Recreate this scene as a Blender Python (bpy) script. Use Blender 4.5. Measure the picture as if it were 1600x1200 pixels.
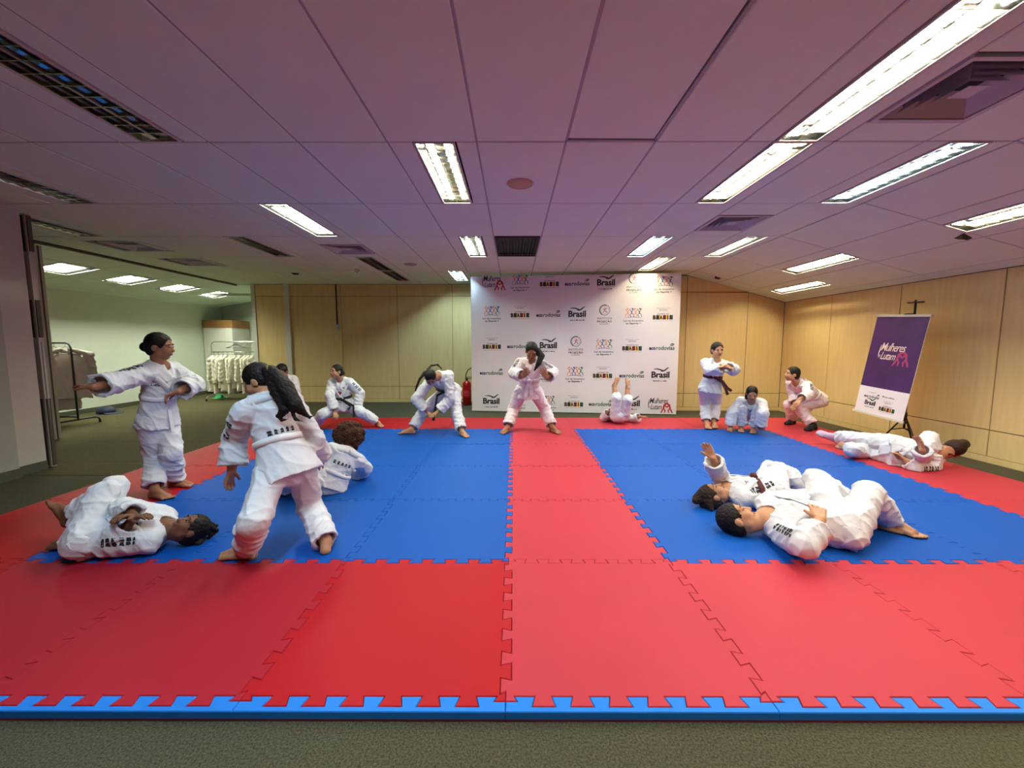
import bpy, bmesh, math, random
import numpy as np
from mathutils import Vector, Matrix
random.seed(7); RNG = np.random.default_rng(11)
SC = bpy.context.scene
COL = SC.collection
for o in list(bpy.data.objects): bpy.data.objects.remove(o)

# ---------------------------------------------------------------- camera, world, exposure
CAM_Z, FPX, PITCH, YAW = 1.373, 640.4, 0.0959, -0.0026
cd = bpy.data.cameras.new('camera'); cam = bpy.data.objects.new('camera', cd); COL.objects.link(cam)
cam.location = (0, 0, CAM_Z); cam.rotation_euler = (math.pi/2 - PITCH, 0, -YAW)
cd.sensor_fit = 'HORIZONTAL'; cd.sensor_width = 36.0; cd.lens = FPX/1600*36.0
cd.clip_start = 0.02; cd.clip_end = 100
SC.camera = cam
w = bpy.data.worlds.new('world'); SC.world = w; w.use_nodes = True
bg = w.node_tree.nodes['Background']; bg.inputs[0].default_value = (0.55, 0.6, 0.7, 1); bg.inputs[1].default_value = 0.05
SC.view_settings.view_transform = 'Standard'; SC.view_settings.look = 'None'
SC.view_settings.gamma = 1.0; SC.view_settings.use_curve_mapping = False
SC.view_settings.exposure = 0.0
LAMP = 205.0                # emission strength of a lit fluorescent tube
try:
    SC.cycles.use_denoising = True; SC.cycles.caustics_reflective = False; SC.cycles.caustics_refractive = False
    SC.cycles.sample_clamp_indirect = 4.0; SC.cycles.diffuse_bounces = 5; SC.cycles.max_bounces = 7
    SC.cycles.glossy_bounces = 3
except Exception: pass

# ---------------------------------------------------------------- helpers
def srgb(r, g, b):
    f = lambda c: (c/12.92 if c <= .04045 else ((c+.055)/1.055)**2.4)
    return (f(r/255), f(g/255), f(b/255), 1)
def mat(name, col, rough=.6, spec=.4, metal=0, noise=None, bump=None, emit=None, scale=None, sheen=0):
    """noise=(scale, amount) colour variation; bump=(scale, strength); scale=(x,y,z) stretches the noise coordinates."""
    m = bpy.data.materials.new(name); m.use_nodes = True; nt = m.node_tree; N = nt.nodes; L = nt.links
    b = N['Principled BSDF']; b.inputs['Base Color'].default_value = col
    b.inputs['Roughness'].default_value = rough; b.inputs['Metallic'].default_value = metal
    b.inputs['Specular IOR Level'].default_value = spec
    if sheen: b.inputs['Sheen Weight'].default_value = sheen
    co = None
    if noise or bump:
        tc = N.new('ShaderNodeTexCoord'); mp = N.new('ShaderNodeMapping')
        L.new(tc.outputs['Object'], mp.inputs['Vector']); co = mp.outputs['Vector']
        if scale: mp.inputs['Scale'].default_value = scale
    if noise:
        n = N.new('ShaderNodeTexNoise'); n.inputs['Scale'].default_value = noise[0]; n.inputs['Detail'].default_value = 5
        n.inputs['Roughness'].default_value = .65
        L.new(co, n.inputs['Vector'])
        r = N.new('ShaderNodeValToRGB'); a = noise[1]
        lo = tuple(max(0, c*(1-a)) for c in col[:3])+(1,); hi = tuple(min(1, c*(1+a)) for c in col[:3])+(1,)
        r.color_ramp.elements[0].position = .3; r.color_ramp.elements[0].color = lo
        r.color_ramp.elements[1].position = .7; r.color_ramp.elements[1].color = hi
        L.new(n.outputs['Fac'], r.inputs['Fac']); L.new(r.outputs['Color'], b.inputs['Base Color'])
    if bump:
        n2 = N.new('ShaderNodeTexNoise'); n2.inputs['Scale'].default_value = bump[0]; n2.inputs['Detail'].default_value = 3
        L.new(co, n2.inputs['Vector'])
        bp = N.new('ShaderNodeBump'); bp.inputs['Strength'].default_value = bump[1]; bp.inputs['Distance'].default_value = .01
        L.new(n2.outputs['Fac'], bp.inputs['Height']); L.new(bp.outputs['Normal'], b.inputs['Normal'])
    if emit:
        b.inputs['Emission Color'].default_value = emit[0]; b.inputs['Emission Strength'].default_value = emit[1]
    return m
M = {}
M['carpet'] = mat('carpet', srgb(83, 80, 63), .95, .1, noise=(120, .62), bump=(220, .8))
M['carpet_tile'] = mat('carpet_tile', srgb(85, 79, 57), .95, .1, noise=(120, .5), bump=(200, .6))
M['wood'] = mat('maple_panel', srgb(220, 194, 136), .5, .35, noise=(3, .07), scale=(6, 6, .5))
M['groove'] = mat('groove_dark', srgb(92, 70, 44), .8)
M['trimwhite'] = mat('trim_white', srgb(205, 203, 192), .5)
M['whitewall'] = mat('white_wall', srgb(215, 222, 208), .7, noise=(4, .02))
M['greywall'] = mat('grey_wall', srgb(162, 158, 146), .7, noise=(5, .03))
M['partition'] = mat('partition_grey', srgb(190, 180, 168), .6, noise=(4, .04))
M['darkwood'] = mat('dark_wood', srgb(74, 66, 56), .6, noise=(8, .15), scale=(4, 4, .6))
M['baseb'] = mat('baseboard_dark', srgb(78, 78, 66), .7)
M['tile'] = mat('ceiling_tile', srgb(224, 240, 218), .85, .2, noise=(2.5, .025), bump=(300, .12))
M['grid'] = mat('ceiling_grid', srgb(166, 164, 166), .6)
M['plenum'] = mat('plenum_black', srgb(22, 20, 20), .9)
M['alu'] = mat('louvre_aluminium', (.70, .70, .68, 1), .11, .5, metal=1)
M['housing'] = mat('lamp_housing', (.62, .62, .60, 1), .13, .5, metal=1)
M['off'] = mat('tube_off', srgb(205, 205, 200), .4)
M['warm'] = mat('tube_warm', srgb(255, 244, 205), .5, emit=((1, .86, .56, 1), LAMP*.70))
M['neutral'] = mat('tube_neutral', srgb(255, 250, 225), .5, emit=((1, .93, .74, 1), LAMP*.74))
M['cool'] = mat('tube_cool', srgb(225, 245, 255), .5, emit=((.62, .86, 1, 1), LAMP*1.1))
M['green'] = mat('tube_greenish', srgb(245, 255, 225), .5, emit=((.93, 1, .76, 1), LAMP*.85))
M['warm_dim'] = mat('tube_warm_dim', srgb(255, 244, 205), .5, emit=((1, .90, .66, 1), LAMP*.95))
M['green_dim'] = mat('tube_greenish_dim', srgb(245, 255, 225), .5, emit=((.93, 1, .80, 1), LAMP*1.3))
M['cool_strong'] = mat('tube_cool_bright', srgb(225, 245, 255), .5, emit=((.62, .86, 1, 1), LAMP*1.75))
M['cool_dim'] = mat('tube_cool_dim', srgb(225, 245, 255), .5, emit=((.55, .85, 1, 1), LAMP*1.4))
M['far_white'] = mat('tube_far_room', srgb(245, 255, 225), .5, emit=((.95, 1, .80, 1), LAMP*1.35))
M['vent'] = mat('vent_metal', srgb(196, 192, 196), .45)
M['ventdark'] = mat('vent_dark', srgb(48, 44, 42), .7)
M['black'] = mat('black_plastic', srgb(22, 22, 23), .5)
M['blacksteel'] = mat('black_steel', srgb(28, 26, 26), .4)
M['chrome'] = mat('chrome_tube', (.72, .72, .7, 1), .25, metal=1)
M['red_a'] = mat('foam_red_deep', srgb(172, 20, 30), .55, .16, noise=(1.5, .03), bump=(260, .08))
M['red_b'] = mat('foam_red_worn', srgb(184, 54, 66), .55, .16, noise=(1.3, .04), bump=(260, .08))
M['red_c'] = mat('foam_red_dull', srgb(166, 32, 48), .55, .16, noise=(1.3, .04), bump=(260, .08))
M['blue_a'] = mat('foam_blue', srgb(10, 80, 170), .55, .16, noise=(1.2, .05), bump=(260, .08))
M['blue_b'] = mat('foam_blue_edge', srgb(36, 122, 214), .55, .16, noise=(1.2, .05), bump=(260, .08))
M['foam_red_base'] = mat('foam_red_base', srgb(120, 28, 48), .7)
M['banner_white'] = mat('banner_white', srgb(226, 222, 224), .6, noise=(3, .01))
M['purple'] = mat('banner_purple', srgb(62, 26, 84), .45, .4, noise=(2.2, .35))
M['ink'] = mat('print_black', srgb(24, 22, 28), .6)
M['ink_grey'] = mat('print_grey', srgb(110, 108, 112), .6)
M['ink_red'] = mat('print_red', srgb(196, 40, 56), .6)
M['ink_orange'] = mat('print_orange', srgb(228, 140, 70), .6)
M['ink_blue'] = mat('print_blue', srgb(50, 80, 150), .6)
M['ink_navy'] = mat('print_navy', srgb(28, 36, 66), .6)
M['ink_green'] = mat('print_green', srgb(38, 82, 54), .6)
M['ink_yellow'] = mat('print_yellow', srgb(232, 188, 40), .6)
M['ink_teal'] = mat('print_teal', srgb(92, 128, 140), .6)
M['ink_cream'] = mat('print_cream', srgb(232, 214, 206), .6)
M['ink_pink'] = mat('print_pink', srgb(170, 60, 110), .6)
M['ext_red'] = mat('extinguisher_red', srgb(176, 14, 22), .3, .5)
M['cab_white'] = mat('cabinet_white', srgb(214, 212, 204), .5)
M['cab_brown'] = mat('cabinet_brown', srgb(150, 108, 66), .5, noise=(6, .1), scale=(1, 6, 6))
M['cone_green'] = mat('cone_green', srgb(30, 150, 80), .5)
M['rubber'] = mat('rubber_dark', srgb(30, 30, 30), .8)

def tag(o, label=None, cat=None, group=None, kind=None):
    if label: o['label'] = label
    if cat: o['category'] = cat
    if group: o['group'] = group
    if kind: o['kind'] = kind
    return o
def link(name, me, parent=None, loc=None, rot=None):
    o = bpy.data.objects.new(name, me); COL.objects.link(o)
    if parent is not None: o.parent = parent
    if loc is not None: o.location = loc
    if rot is not None: o.rotation_euler = rot
    return o
def empty(name, loc=(0, 0, 0), rz=0):
    o = bpy.data.objects.new(name, None); COL.objects.link(o); o.location = loc; o.rotation_euler = (0, 0, rz)
    o.empty_display_size = .1
    return o
class MB:
    """collects vertices, faces and material indices and links them as ONE mesh"""
    def __init__(s): s.v = []; s.f = []; s.mi = []; s.mats = []; s.smooth = []
    def mid(s, m):
        m = M[m] if isinstance(m, str) else m
        if m not in s.mats: s.mats.append(m)
        return s.mats.index(m)
    def add(s, vs, fs, m, sm=False):
        o = len(s.v); s.v += [tuple(map(float, v)) for v in vs]; k = s.mid(m)
        for f in fs: s.f.append([i+o for i in f]); s.mi.append(k); s.smooth.append(sm)
    def box(s, x0, x1, y0, y1, z0, z1, m, mtx=None):
        vs = [(x, y, z) for z in (z0, z1) for y in (y0, y1) for x in (x0, x1)]
        if mtx is not None: vs = [tuple(mtx @ Vector(v)) for v in vs]
        s.add(vs, [(0, 2, 3, 1), (4, 5, 7, 6), (0, 1, 5, 4), (2, 6, 7, 3), (0, 4, 6, 2), (1, 3, 7, 5)], m)
    def bbox(s, x0, x1, y0, y1, z0, z1, m, b=.004, down=False, mtx=None):
        """slab with a chamfered rim on its -z (down) or +z face"""
        za, zb, zi = (z1, z0, z0+b) if down else (z0, z1, z1-b)
        vs = []
        for (ix, z) in ((0, za), (0, zi), (b, zb)):
            vs += [(x0+ix, y0+ix, z), (x1-ix, y0+ix, z), (x1-ix, y1-ix, z), (x0+ix, y1-ix, z)]
        fs = [(0, 3, 2, 1), (8, 9, 10, 11)]
        for r in (0, 4):
            for i in range(4): fs.append((r+i, r+(i+1) % 4, r+4+(i+1) % 4, r+4+i))
        if down: fs = [f[::-1] for f in fs]
        if mtx is not None: vs = [tuple(mtx @ Vector(v)) for v in vs]
        s.add(vs, fs, m)
    def tube(s, pts, r, m, n=8, caps=True, closed=False):
        pts = [Vector(p) for p in pts]; rr = r if isinstance(r, (list, tuple)) else [r]*len(pts)
        vs = []; fs = []; prev = None
        for i, p in enumerate(pts):
            if closed: d = pts[(i+1) % len(pts)]-pts[i-1]
            else: d = pts[min(i+1, len(pts)-1)]-pts[max(i-1, 0)]
            d.normalize()
            if prev is None:
                a = Vector((0, 0, 1)) if abs(d.z) < .9 else Vector((1, 0, 0))
                u = d.cross(a).normalized()
            else:
                u = (prev-d*prev.dot(d)).normalized()
            prev = u; v = d.cross(u)
            for k in range(n):
                t = 2*math.pi*k/n; vs.append(p+(u*math.cos(t)+v*math.sin(t))*rr[i])
        R = len(pts)
        for i in range(R if closed else R-1):
            j = (i+1) % R
            for k in range(n): fs.append((i*n+k, i*n+(k+1) % n, j*n+(k+1) % n, j*n+k))
        if caps and not closed: fs += [tuple(range(n))[::-1], tuple((R-1)*n+k for k in range(n))]
        s.add(vs, fs, m, True)
    def lathe(s, prof, c, m, n=20):
        vs = []; fs = []
        for r, z in prof:
            for k in range(n):
                t = 2*math.pi*k/n; vs.append((c[0]+r*math.cos(t), c[1]+r*math.sin(t), c[2]+z))
        for i in range(len(prof)-1):
            for k in range(n): fs.append((i*n+k, i*n+(k+1) % n, (i+1)*n+(k+1) % n, (i+1)*n+k))
        fs += [tuple(range(n))[::-1], tuple((len(prof)-1)*n+k for k in range(n))]
        s.add(vs, fs, m, True)
    def mesh(s, name):
        me = bpy.data.meshes.new(name); me.from_pydata(s.v, [], s.f)
        for m in s.mats: me.materials.append(m)
        me.polygons.foreach_set('material_index', s.mi); me.polygons.foreach_set('use_smooth', s.smooth); me.update()
        return me
    def build(s, name, parent=None, loc=None, rot=None): return link(name, s.mesh(name), parent, loc, rot)
def boxo(name, x0, x1, y0, y1, z0, z1, m, parent=None, kind=None):
    b = MB(); b.box(x0, x1, y0, y1, z0, z1, m); o = b.build(name, parent)
    if kind: o['kind'] = kind
    return o

# ================================================================ SETTING
CEIL = 2.78; XR = 5.55; CREASE = 3.5; YB_R = 8.5; YB_L = 9.75; XL2 = -8.6; YB2 = 12.2; XOPEN = -6.05; WT = .06
ZR = CEIL-.268*(XR-CREASE)
floor = boxo('floor', -9, 6, -3.2, 12.6, -.1, 0, 'carpet', kind='structure')
# carpet tiles that can be made out on the left half of the room
mt = MB(); mt.bbox(.001, .999, .001, .499, 0, .004, 'carpet_tile', b=.0015); ctile = mt.mesh('carpet_tile')
for i in range(5):
    for j in range(15):
        x, y = -9+i*1.0, 4.2+j*.5
        if y > 9.7 and x > -7.05: continue
        if y+.5 > 12.2 or (x < XL2-.01 and False): continue
        o = link('carpet_tile', ctile, floor, (x+(.5 if j % 2 else 0), y, 0)); o.rotation_euler.z = random.uniform(-.0015, .0015)

def panel_wall(name, x0, x1, ysurf, verts, hs, ztop, facing):
    """wall along X clad with veneer panels; verts/hs = seam positions. facing -1: panels face -Y"""
    g = .005
    wall = boxo(name, x0, x1, ysurf+.012, ysurf+.1, 0, max(ztop(x0), ztop(x1)), 'groove', kind='structure')
    vs = [x0]+[v for v in verts if x0 < v < x1]+[x1]; zs = [.07]+list(hs)+[None]
    for a, b in zip(vs[:-1], vs[1:]):
        for k in range(len(zs)-1):
            z0 = zs[k]; ta, tb = (zs[k+1], zs[k+1]) if zs[k+1] is not None else (ztop(a), ztop(b))
            ta = min(ta, ztop(a)); tb = min(tb, ztop(b))
            if min(ta, tb) < z0+.05 and max(ta, tb) < z0+.05: continue
            ta = max(ta, z0+.02); tb = max(tb, z0+.02)
            mb = MB()
            P = [(a+g, z0+g), (b-g, z0+g), (b-g, tb-g), (a+g, ta-g)]; e = .003
            Q = [(a+g+e, z0+g+e), (b-g-e, z0+g+e), (b-g-e, tb-g-e), (a+g+e, ta-g-e)]
            v = [(p[0], ysurf+.012, p[1]) for p in P]+[(p[0], ysurf+e, p[1]) for p in P]+[(p[0], ysurf, p[1]) for p in Q]
            f = [(8, 9, 10, 11)]+[(r+i, r+(i+1) % 4, r+4+(i+1) % 4, r+4+i) for r in (0, 4) for i in range(4)]
            mb.add(v, f, 'wood'); mb.build('panel', wall)
    return wall
ztr = lambda x: CEIL if x <= CREASE else CEIL-.268*(x-CREASE)
wbl = panel_wall('wall_back_left', XOPEN, 1.6, YB_L, [-5.31, -4.05, -2.72, -1.43, -.17, 1.08], [.38, 2.5], lambda x: CEIL, -1)
wbr = panel_wall('wall_back_right', 1.6, XR, YB_R, [2.3, 3.55, 4.8], [.36, 2.44], ztr, -1)
boxo('trim_1', 1.54, 1.6, YB_R+.1, YB_L+.1, 0, CEIL, 'wood', kind='structure')
boxo('baseboard_back_left', XOPEN, 1.6, YB_L-.012, YB_L+.012, 0, .07, 'wood', kind='structure')
boxo('baseboard_back_right', 1.6, XR, YB_R-.012, YB_R+.012, 0, .07, 'wood', kind='structure')
# right wall: rotate a panel wall by 90 degrees (panels face -X)
rw = panel_wall('wall_right', -3.2, YB_R, 0, [-3.2+.0, -2.79, -1.54, -.29, .96, 2.21, 3.47, 4.72, 5.97, 7.25], [.38], lambda x: ZR, -1)
rw.location = (XR, 0, 0); rw.rotation_euler = (0, 0, math.pi/2)
rw.scale = (1, -1, 1)
o = boxo('baseboard_right', XR-.012, XR+.012, -3.2, YB_R, 0, .07, 'wood', kind='structure')
# white jamb and posts on the left part of the back wall
boxo('trim_2', XOPEN-.09, XOPEN+.0, YB_L-.02, YB_L+.11, 0, CEIL, 'trimwhite', kind='structure')
boxo('trim_3', -5.36, -5.24, YB_L-.05, YB_L+.0, 0, CEIL, 'trimwhite', kind='structure')
boxo('trim_4', -4.085, -4.045, YB_L-.02, YB_L, 0, CEIL, 'wood', kind='structure')
# far room on the left
boxo('wall_left', XL2-.1, XL2, 2.0, YB2, 0, 2.75, 'whitewall', kind='structure')
boxo('wall_back_far', XL2-.1, XOPEN+.3, YB2, YB2+.1, 0, 2.85, 'whitewall', kind='structure')
boxo('wall_far_side', XOPEN, XOPEN+.06, YB_L+.1, YB2, 0, 2.85, 'whitewall', kind='structure')
boxo('baseboard_left', XL2, XL2+.015, 2.0, YB2, 0, .09, 'baseb', kind='structure')
boxo('baseboard_far', XL2, XOPEN, YB2-.015, YB2, 0, .09, 'baseb', kind='structure')
boxo('trim_5', -7.15, XOPEN-.09, YB_L+.02, YB_L+.1, 2.52, 2.57, 'trimwhite', kind='structure')
# wall stub on the left foreground, closing wall behind the camera
b = MB(); b.box(-5.5, -5.1, -3.2, 4.12, 0, CEIL, 'greywall'); o = b.build('wall_near_left'); o['kind'] = 'structure'
boxo('wall_behind', -5.5, XR+.1, -3.3, -3.2, 0, CEIL, 'greywall', kind='structure')
boxo('wall_left_front', XL2, -5.5, 1.9, 2.0, 0, 2.85, 'whitewall', kind='structure')
boxo('baseboard_near_left', -5.1, -5.088, -3.2, 4.12, 0, .1, 'baseb', kind='structure')
jb = boxo('trim_6', -5.42, -5.16, 4.12, 4.42, 0, CEIL, 'partition', kind='structure')
boxo('baseboard_jamb', -5.17, -5.15, 4.12, 4.42, 0, .1, 'baseb', kind='structure')

# ---------------------------------------------------------------- ceiling: tiles, grid bars, fittings
b = MB()
b.box(-5.5, CREASE, -3.3, YB_L+.1, CEIL+.15, CEIL+.19, 'plenum'); b.box(-6.5, -5.5, 2.0, YB_L+.1, CEIL+.15, CEIL+.19, 'plenum')
ceiling = b.build('ceiling'); ceiling['kind'] = 'structure'
b = MB(); L_S = math.hypot(XR-CREASE, .268*(XR-CREASE)); ang = math.atan(.268)
slopeR = Matrix.Translation((CREASE, 0, CEIL)) @ Matrix.Rotation(ang, 4, 'Y')
b.box(0, L_S+.1, -3.3, YB_R+.1, .15, .19, 'plenum', slopeR)
ceil_r = b.build('ceiling_slope_right'); ceil_r['kind'] = 'structure'
XCL = -6.5; ZL2 = 2.42; L_L = math.hypot(XCL-XL2, CEIL-ZL2); angL = math.atan((CEIL-ZL2)/(XCL-XL2))
slopeL = Matrix.Translation((XCL, 0, CEIL)) @ Matrix.Rotation(math.pi, 4, 'Z') @ Matrix.Rotation(angL, 4, 'Y')
b = MB(); b.box(0, L_L+.1, -YB2-.1, -1.9, .15, .19, 'plenum', slopeL)
ceil_l = b.build('ceiling_slope_left'); ceil_l['kind'] = 'structure'
b = MB(); b.box(-6.5, XOPEN+.3, YB_L+.1, YB2, CEIL, CEIL+.05, 'tile'); o = b.build('ceiling_far'); o['kind'] = 'structure'

GX0, GY0, PW, PD = -.256, 3.009, .625, 1.25
LIGHTW = .30
# cell -> what sits there.  key = (column, row); value = (kind, x offset of the fitting in the cell)
FIX = {}
def cell(x, y): return (math.floor((x-GX0)/PW), math.floor((y-GY0)/PD))
def light(x, y, tube): FIX[cell(x, y)] = ('light', x, tube)
light(-.555, 3.6, 'warm_dim'); light(-2.42, 4.9, 'green_dim'); light(-.565, 6.1, 'green_dim'); light(-1.12, 8.4, 'cool_dim')
light(1.97, 2.4, 'neutral'); light(1.97, 3.6, 'warm'); light(1.96, 6.1, 'cool'); light(2.5, 7.4, 'warm')
light(3.2, 3.6, 'cool'); light(3.2, 6.1, 'neutral'); light(-2.45, 2.4, 'off'); light(-4.3, 3.6, 'off')
light(-3.66, 6.1, 'off'); light(-2.42, 7.4, 'off'); light(-2.42, 8.4, 'off'); light(-5.5, 4.9, 'off'); light(-5.5, 6.7, 'off')
light(1.97, 1.1, 'neutral'); light(-1.2, 1.1, 'cool_strong'); light(1.97, -.1, 'warm_dim')
FIX[cell(.06, 6.2)] = ('linvent',); FIX[cell(2.55, 4.9)] = ('vent', 2.55, 4.95); FIX[cell(2.5, 2.4)] = ('vent', 2.55, 2.45)
FIX[cell(-2.5, 6.2)] = ('vent', -2.45, 6.25); FIX[cell(-5.4, 6.0)] = ('vent', -5.4, 6.05); FIX[cell(-5.4, 7.2)] = ('vent', -5.4, 7.2)
LITS = []
tile_cache = {}
def tile_mesh(wd, dp):
    k = (round(wd, 3), round(dp, 3))
    if k not in tile_cache:
        mb = MB(); mb.bbox(-wd/2, wd/2, -dp/2, dp/2, 0, .016, 'tile', b=.005, down=True); tile_cache[k] = mb.mesh('tile')
    return tile_cache[k]
GAP = .014
def put_tile(x0, x1, y0, y1, parent, mtx=None, dz=0, rot=None):
    o = link('tile', tile_mesh(x1-x0-GAP, y1-y0-GAP), parent)
    t = Matrix.Translation(((x0+x1)/2, (y0+y1)/2, dz))
    if rot: t = t @ rot
    o.matrix_local = (mtx if mtx is not None else Matrix.Translation((0, 0, CEIL))) @ t
    return o
ROWS = range(-5, 6); COLS = range(-10, 6)
for c in COLS:
    for r in ROWS:
        x0, x1 = GX0+c*PW, GX0+(c+1)*PW; y0, y1 = GY0+r*PD, GY0+(r+1)*PD
        x1 = min(x1, CREASE); y1 = min(y1, YB_L)
        if x0 < -6.51: continue
        if x0 > 1.6-.3: y1 = min(y1, YB_R)
        if x1 <= -5.1 and y0 < 2.0: continue
        if y1-y0 < .05 or x1-x0 < .05: continue
        fx = FIX.get((c, r))
        if fx is None:
            if (c, r) == (1, -1): put_tile(x0+.004, x1-.012, y0, y1-.02, ceiling, dz=.012, rot=Matrix.Rotation(.008, 4, 'Y') @ Matrix.Rotation(-.006, 4, 'X'))
            else: put_tile(x0, x1, y0, y1, ceiling, dz=random.uniform(-.001, .002))
        elif fx[0] == 'light':
            xa, xb = fx[1]-LIGHTW/2, fx[1]+LIGHTW/2
            xa = max(xa, x0); xb = min(xa+LIGHTW, x1)
            if xa-x0 > .06: put_tile(x0, xa, y0, y1, ceiling)
            if x1-xb > .06: put_tile(xb, x1, y0, y1, ceiling)
            LITS.append((Matrix.Translation(((xa+xb)/2, (y0+y1)/2, CEIL)), xb-xa, y1-y0, fx[2]))
        elif fx[0] == 'linvent': pass
        elif fx[0] == 'vent':
            ya, yb = fx[2]-.31, fx[2]+.31
            if ya-y0 > .08: put_tile(x0, x1, y0, ya, ceiling)
            if y1-yb > .08: put_tile(x0, x1, yb, y1, ceiling)
# grid bars (a little above the tile faces)
for c in range(-10, 7):
    x = GX0+c*PW
    if x > CREASE or x < -6.55: continue
    boxo('grid_bar', x-.012, x+.012, -3.2 if x > -5.1 else 2.0, YB_L if x < 1.5 else YB_R, CEIL+.006, CEIL+.03, 'grid', ceiling)
for r in range(-5, 7):
    y = GY0+r*PD
    if y > YB_L: continue
    boxo('grid_bar', -5.1 if y < 2 else -6.5, CREASE if y < YB_R else 1.55, y-.012, y+.012, CEIL+.006, CEIL+.03, 'grid', ceiling)
# right slope
SW = .64
SFIX = {(1, 0): ('light', 'warm'), (1, 2): ('light', 'warm'), (2, 3): ('light', 'warm'), (1, -2): ('light', 'warm')}
for c in range(4):
    for r in ROWS:
        x0, x1 = c*SW, min((c+1)*SW, L_S); y0, y1 = GY0+r*PD, min(GY0+(r+1)*PD, YB_R)
        if y1-y0 < .05: continue
        fx = SFIX.get((c, r))
        if fx is None: put_tile(x0, x1, y0, y1, ceil_r, slopeR)
        else:
            xa = x0+.19 if c == 1 else x0+.17; xb = xa+.27
            put_tile(x0, xa, y0, y1, ceil_r, slopeR); put_tile(xb, x1, y0, y1, ceil_r, slopeR)
            LITS.append((slopeR @ Matrix.Translation(((xa+xb)/2, (y0+y1)/2, 0)), xb-xa, y1-y0, fx[1]))
for c in range(1, 4):
    b = MB(); b.box(c*SW-.012, c*SW+.012, -3.2, YB_R, .006, .03, 'grid', slopeR); b.build('grid_bar', ceil_r)
for r in range(-4, 5):
    b = MB(); b.box(0, L_S, GY0+r*PD-.012, GY0+r*PD+.012, .006, .03, 'grid', slopeR); b.build('grid_bar', ceil_r)
# left slope (local x runs towards -X, local y towards -Y)
SWL = L_L/3.4
LL = {}
for k, tb in ((0, 'far_white'), (1, 'far_white'), (2, 'far_white'), (3, 'far_white')): LL[k] = tb
for r in range(9):
    ya, yb = 2.0+(r-1)*1.18+.51, min(2.0+r*1.18+.51, YB2)
    ya = max(ya, 2.0)
    if yb-ya < .1: continue
    y0, y1 = -yb, -ya
    for c in range(4):
        x0, x1 = c*SWL, min((c+1)*SWL, L_L)
        k = r-4
        if c == 1 and k in LL:
            ym = y0+.62
            put_tile(x0, x1, ym, y1, ceil_l, slopeL)
            LITS.append((slopeL @ Matrix.Translation((x0+SWL/2, (y0+ym)/2, 0)) @ Matrix.Rotation(math.pi/2, 4, 'Z'), .61, SWL-.01, LL[k]))
        else: put_tile(x0, x1, y0, y1, ceil_l, slopeL)
boxo('trim_7', -6.52, -6.46, 4.3, YB_L, CEIL-.035, CEIL+.02, 'darkwood', kind='structure')

def troffer(mtx, wd, dp, tube, idx):
    lit = tube != 'off'
    big = wd > .4
    root = bpy.data.objects.new('ceiling_light', None); COL.objects.link(root); root.matrix_world = mtx; root.empty_display_size = .1
    w2, d2, h = wd/2-.006, dp/2-.006, .075
    b = MB()
    for (x0, x1, y0, y1) in ((-w2, -w2+.014, -d2, d2), (w2-.014, w2, -d2, d2), (-w2+.014, w2-.014, -d2, -d2+.014), (-w2+.014, w2-.014, d2-.014, d2)):
        b.box(x0, x1, y0, y1, -.004, .012, 'trimwhite')
    t = .014; i = w2-t; j = d2-t
    b.add([(-i, -j, 0), (i, -j, 0), (i, j, 0), (-i, j, 0), (-i+.02, -j+.02, h), (i-.02, -j+.02, h), (i-.02, j-.02, h), (-i+.02, j-.02, h)],
          [(4, 5, 6, 7), (0, 1, 5, 4), (1, 2, 6, 5), (2, 3, 7, 6), (3, 0, 4, 7)], 'housing')
    b.build('housing', root)
    n = 4 if big else 2
    for k in range(n):
        x = (k-(n-1)/2)*(2*i/n)
        tb = MB(); tb.tube([(x, -j+.04, .046), (x, j-.04, .046)], .0145, tube, n=8); tb.build('tube', root)
    lv = MB(); nf = 11 if not big else 9
    for k in range(1, n): lv.box(-i+2*i*k/n-.003, -i+2*i*k/n+.003, -j, j, .002, .026, 'alu')
    for k in range(1, nf+1):
        y = -j+2*j*k/(nf+1); lv.box(-i, i, y-.0025, y+.0025, .002, .026, 'alu')
    o = lv.build('louvre', root); o['kind'] = 'stuff'
    return root
LIGHT_LABELS = {}
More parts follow.
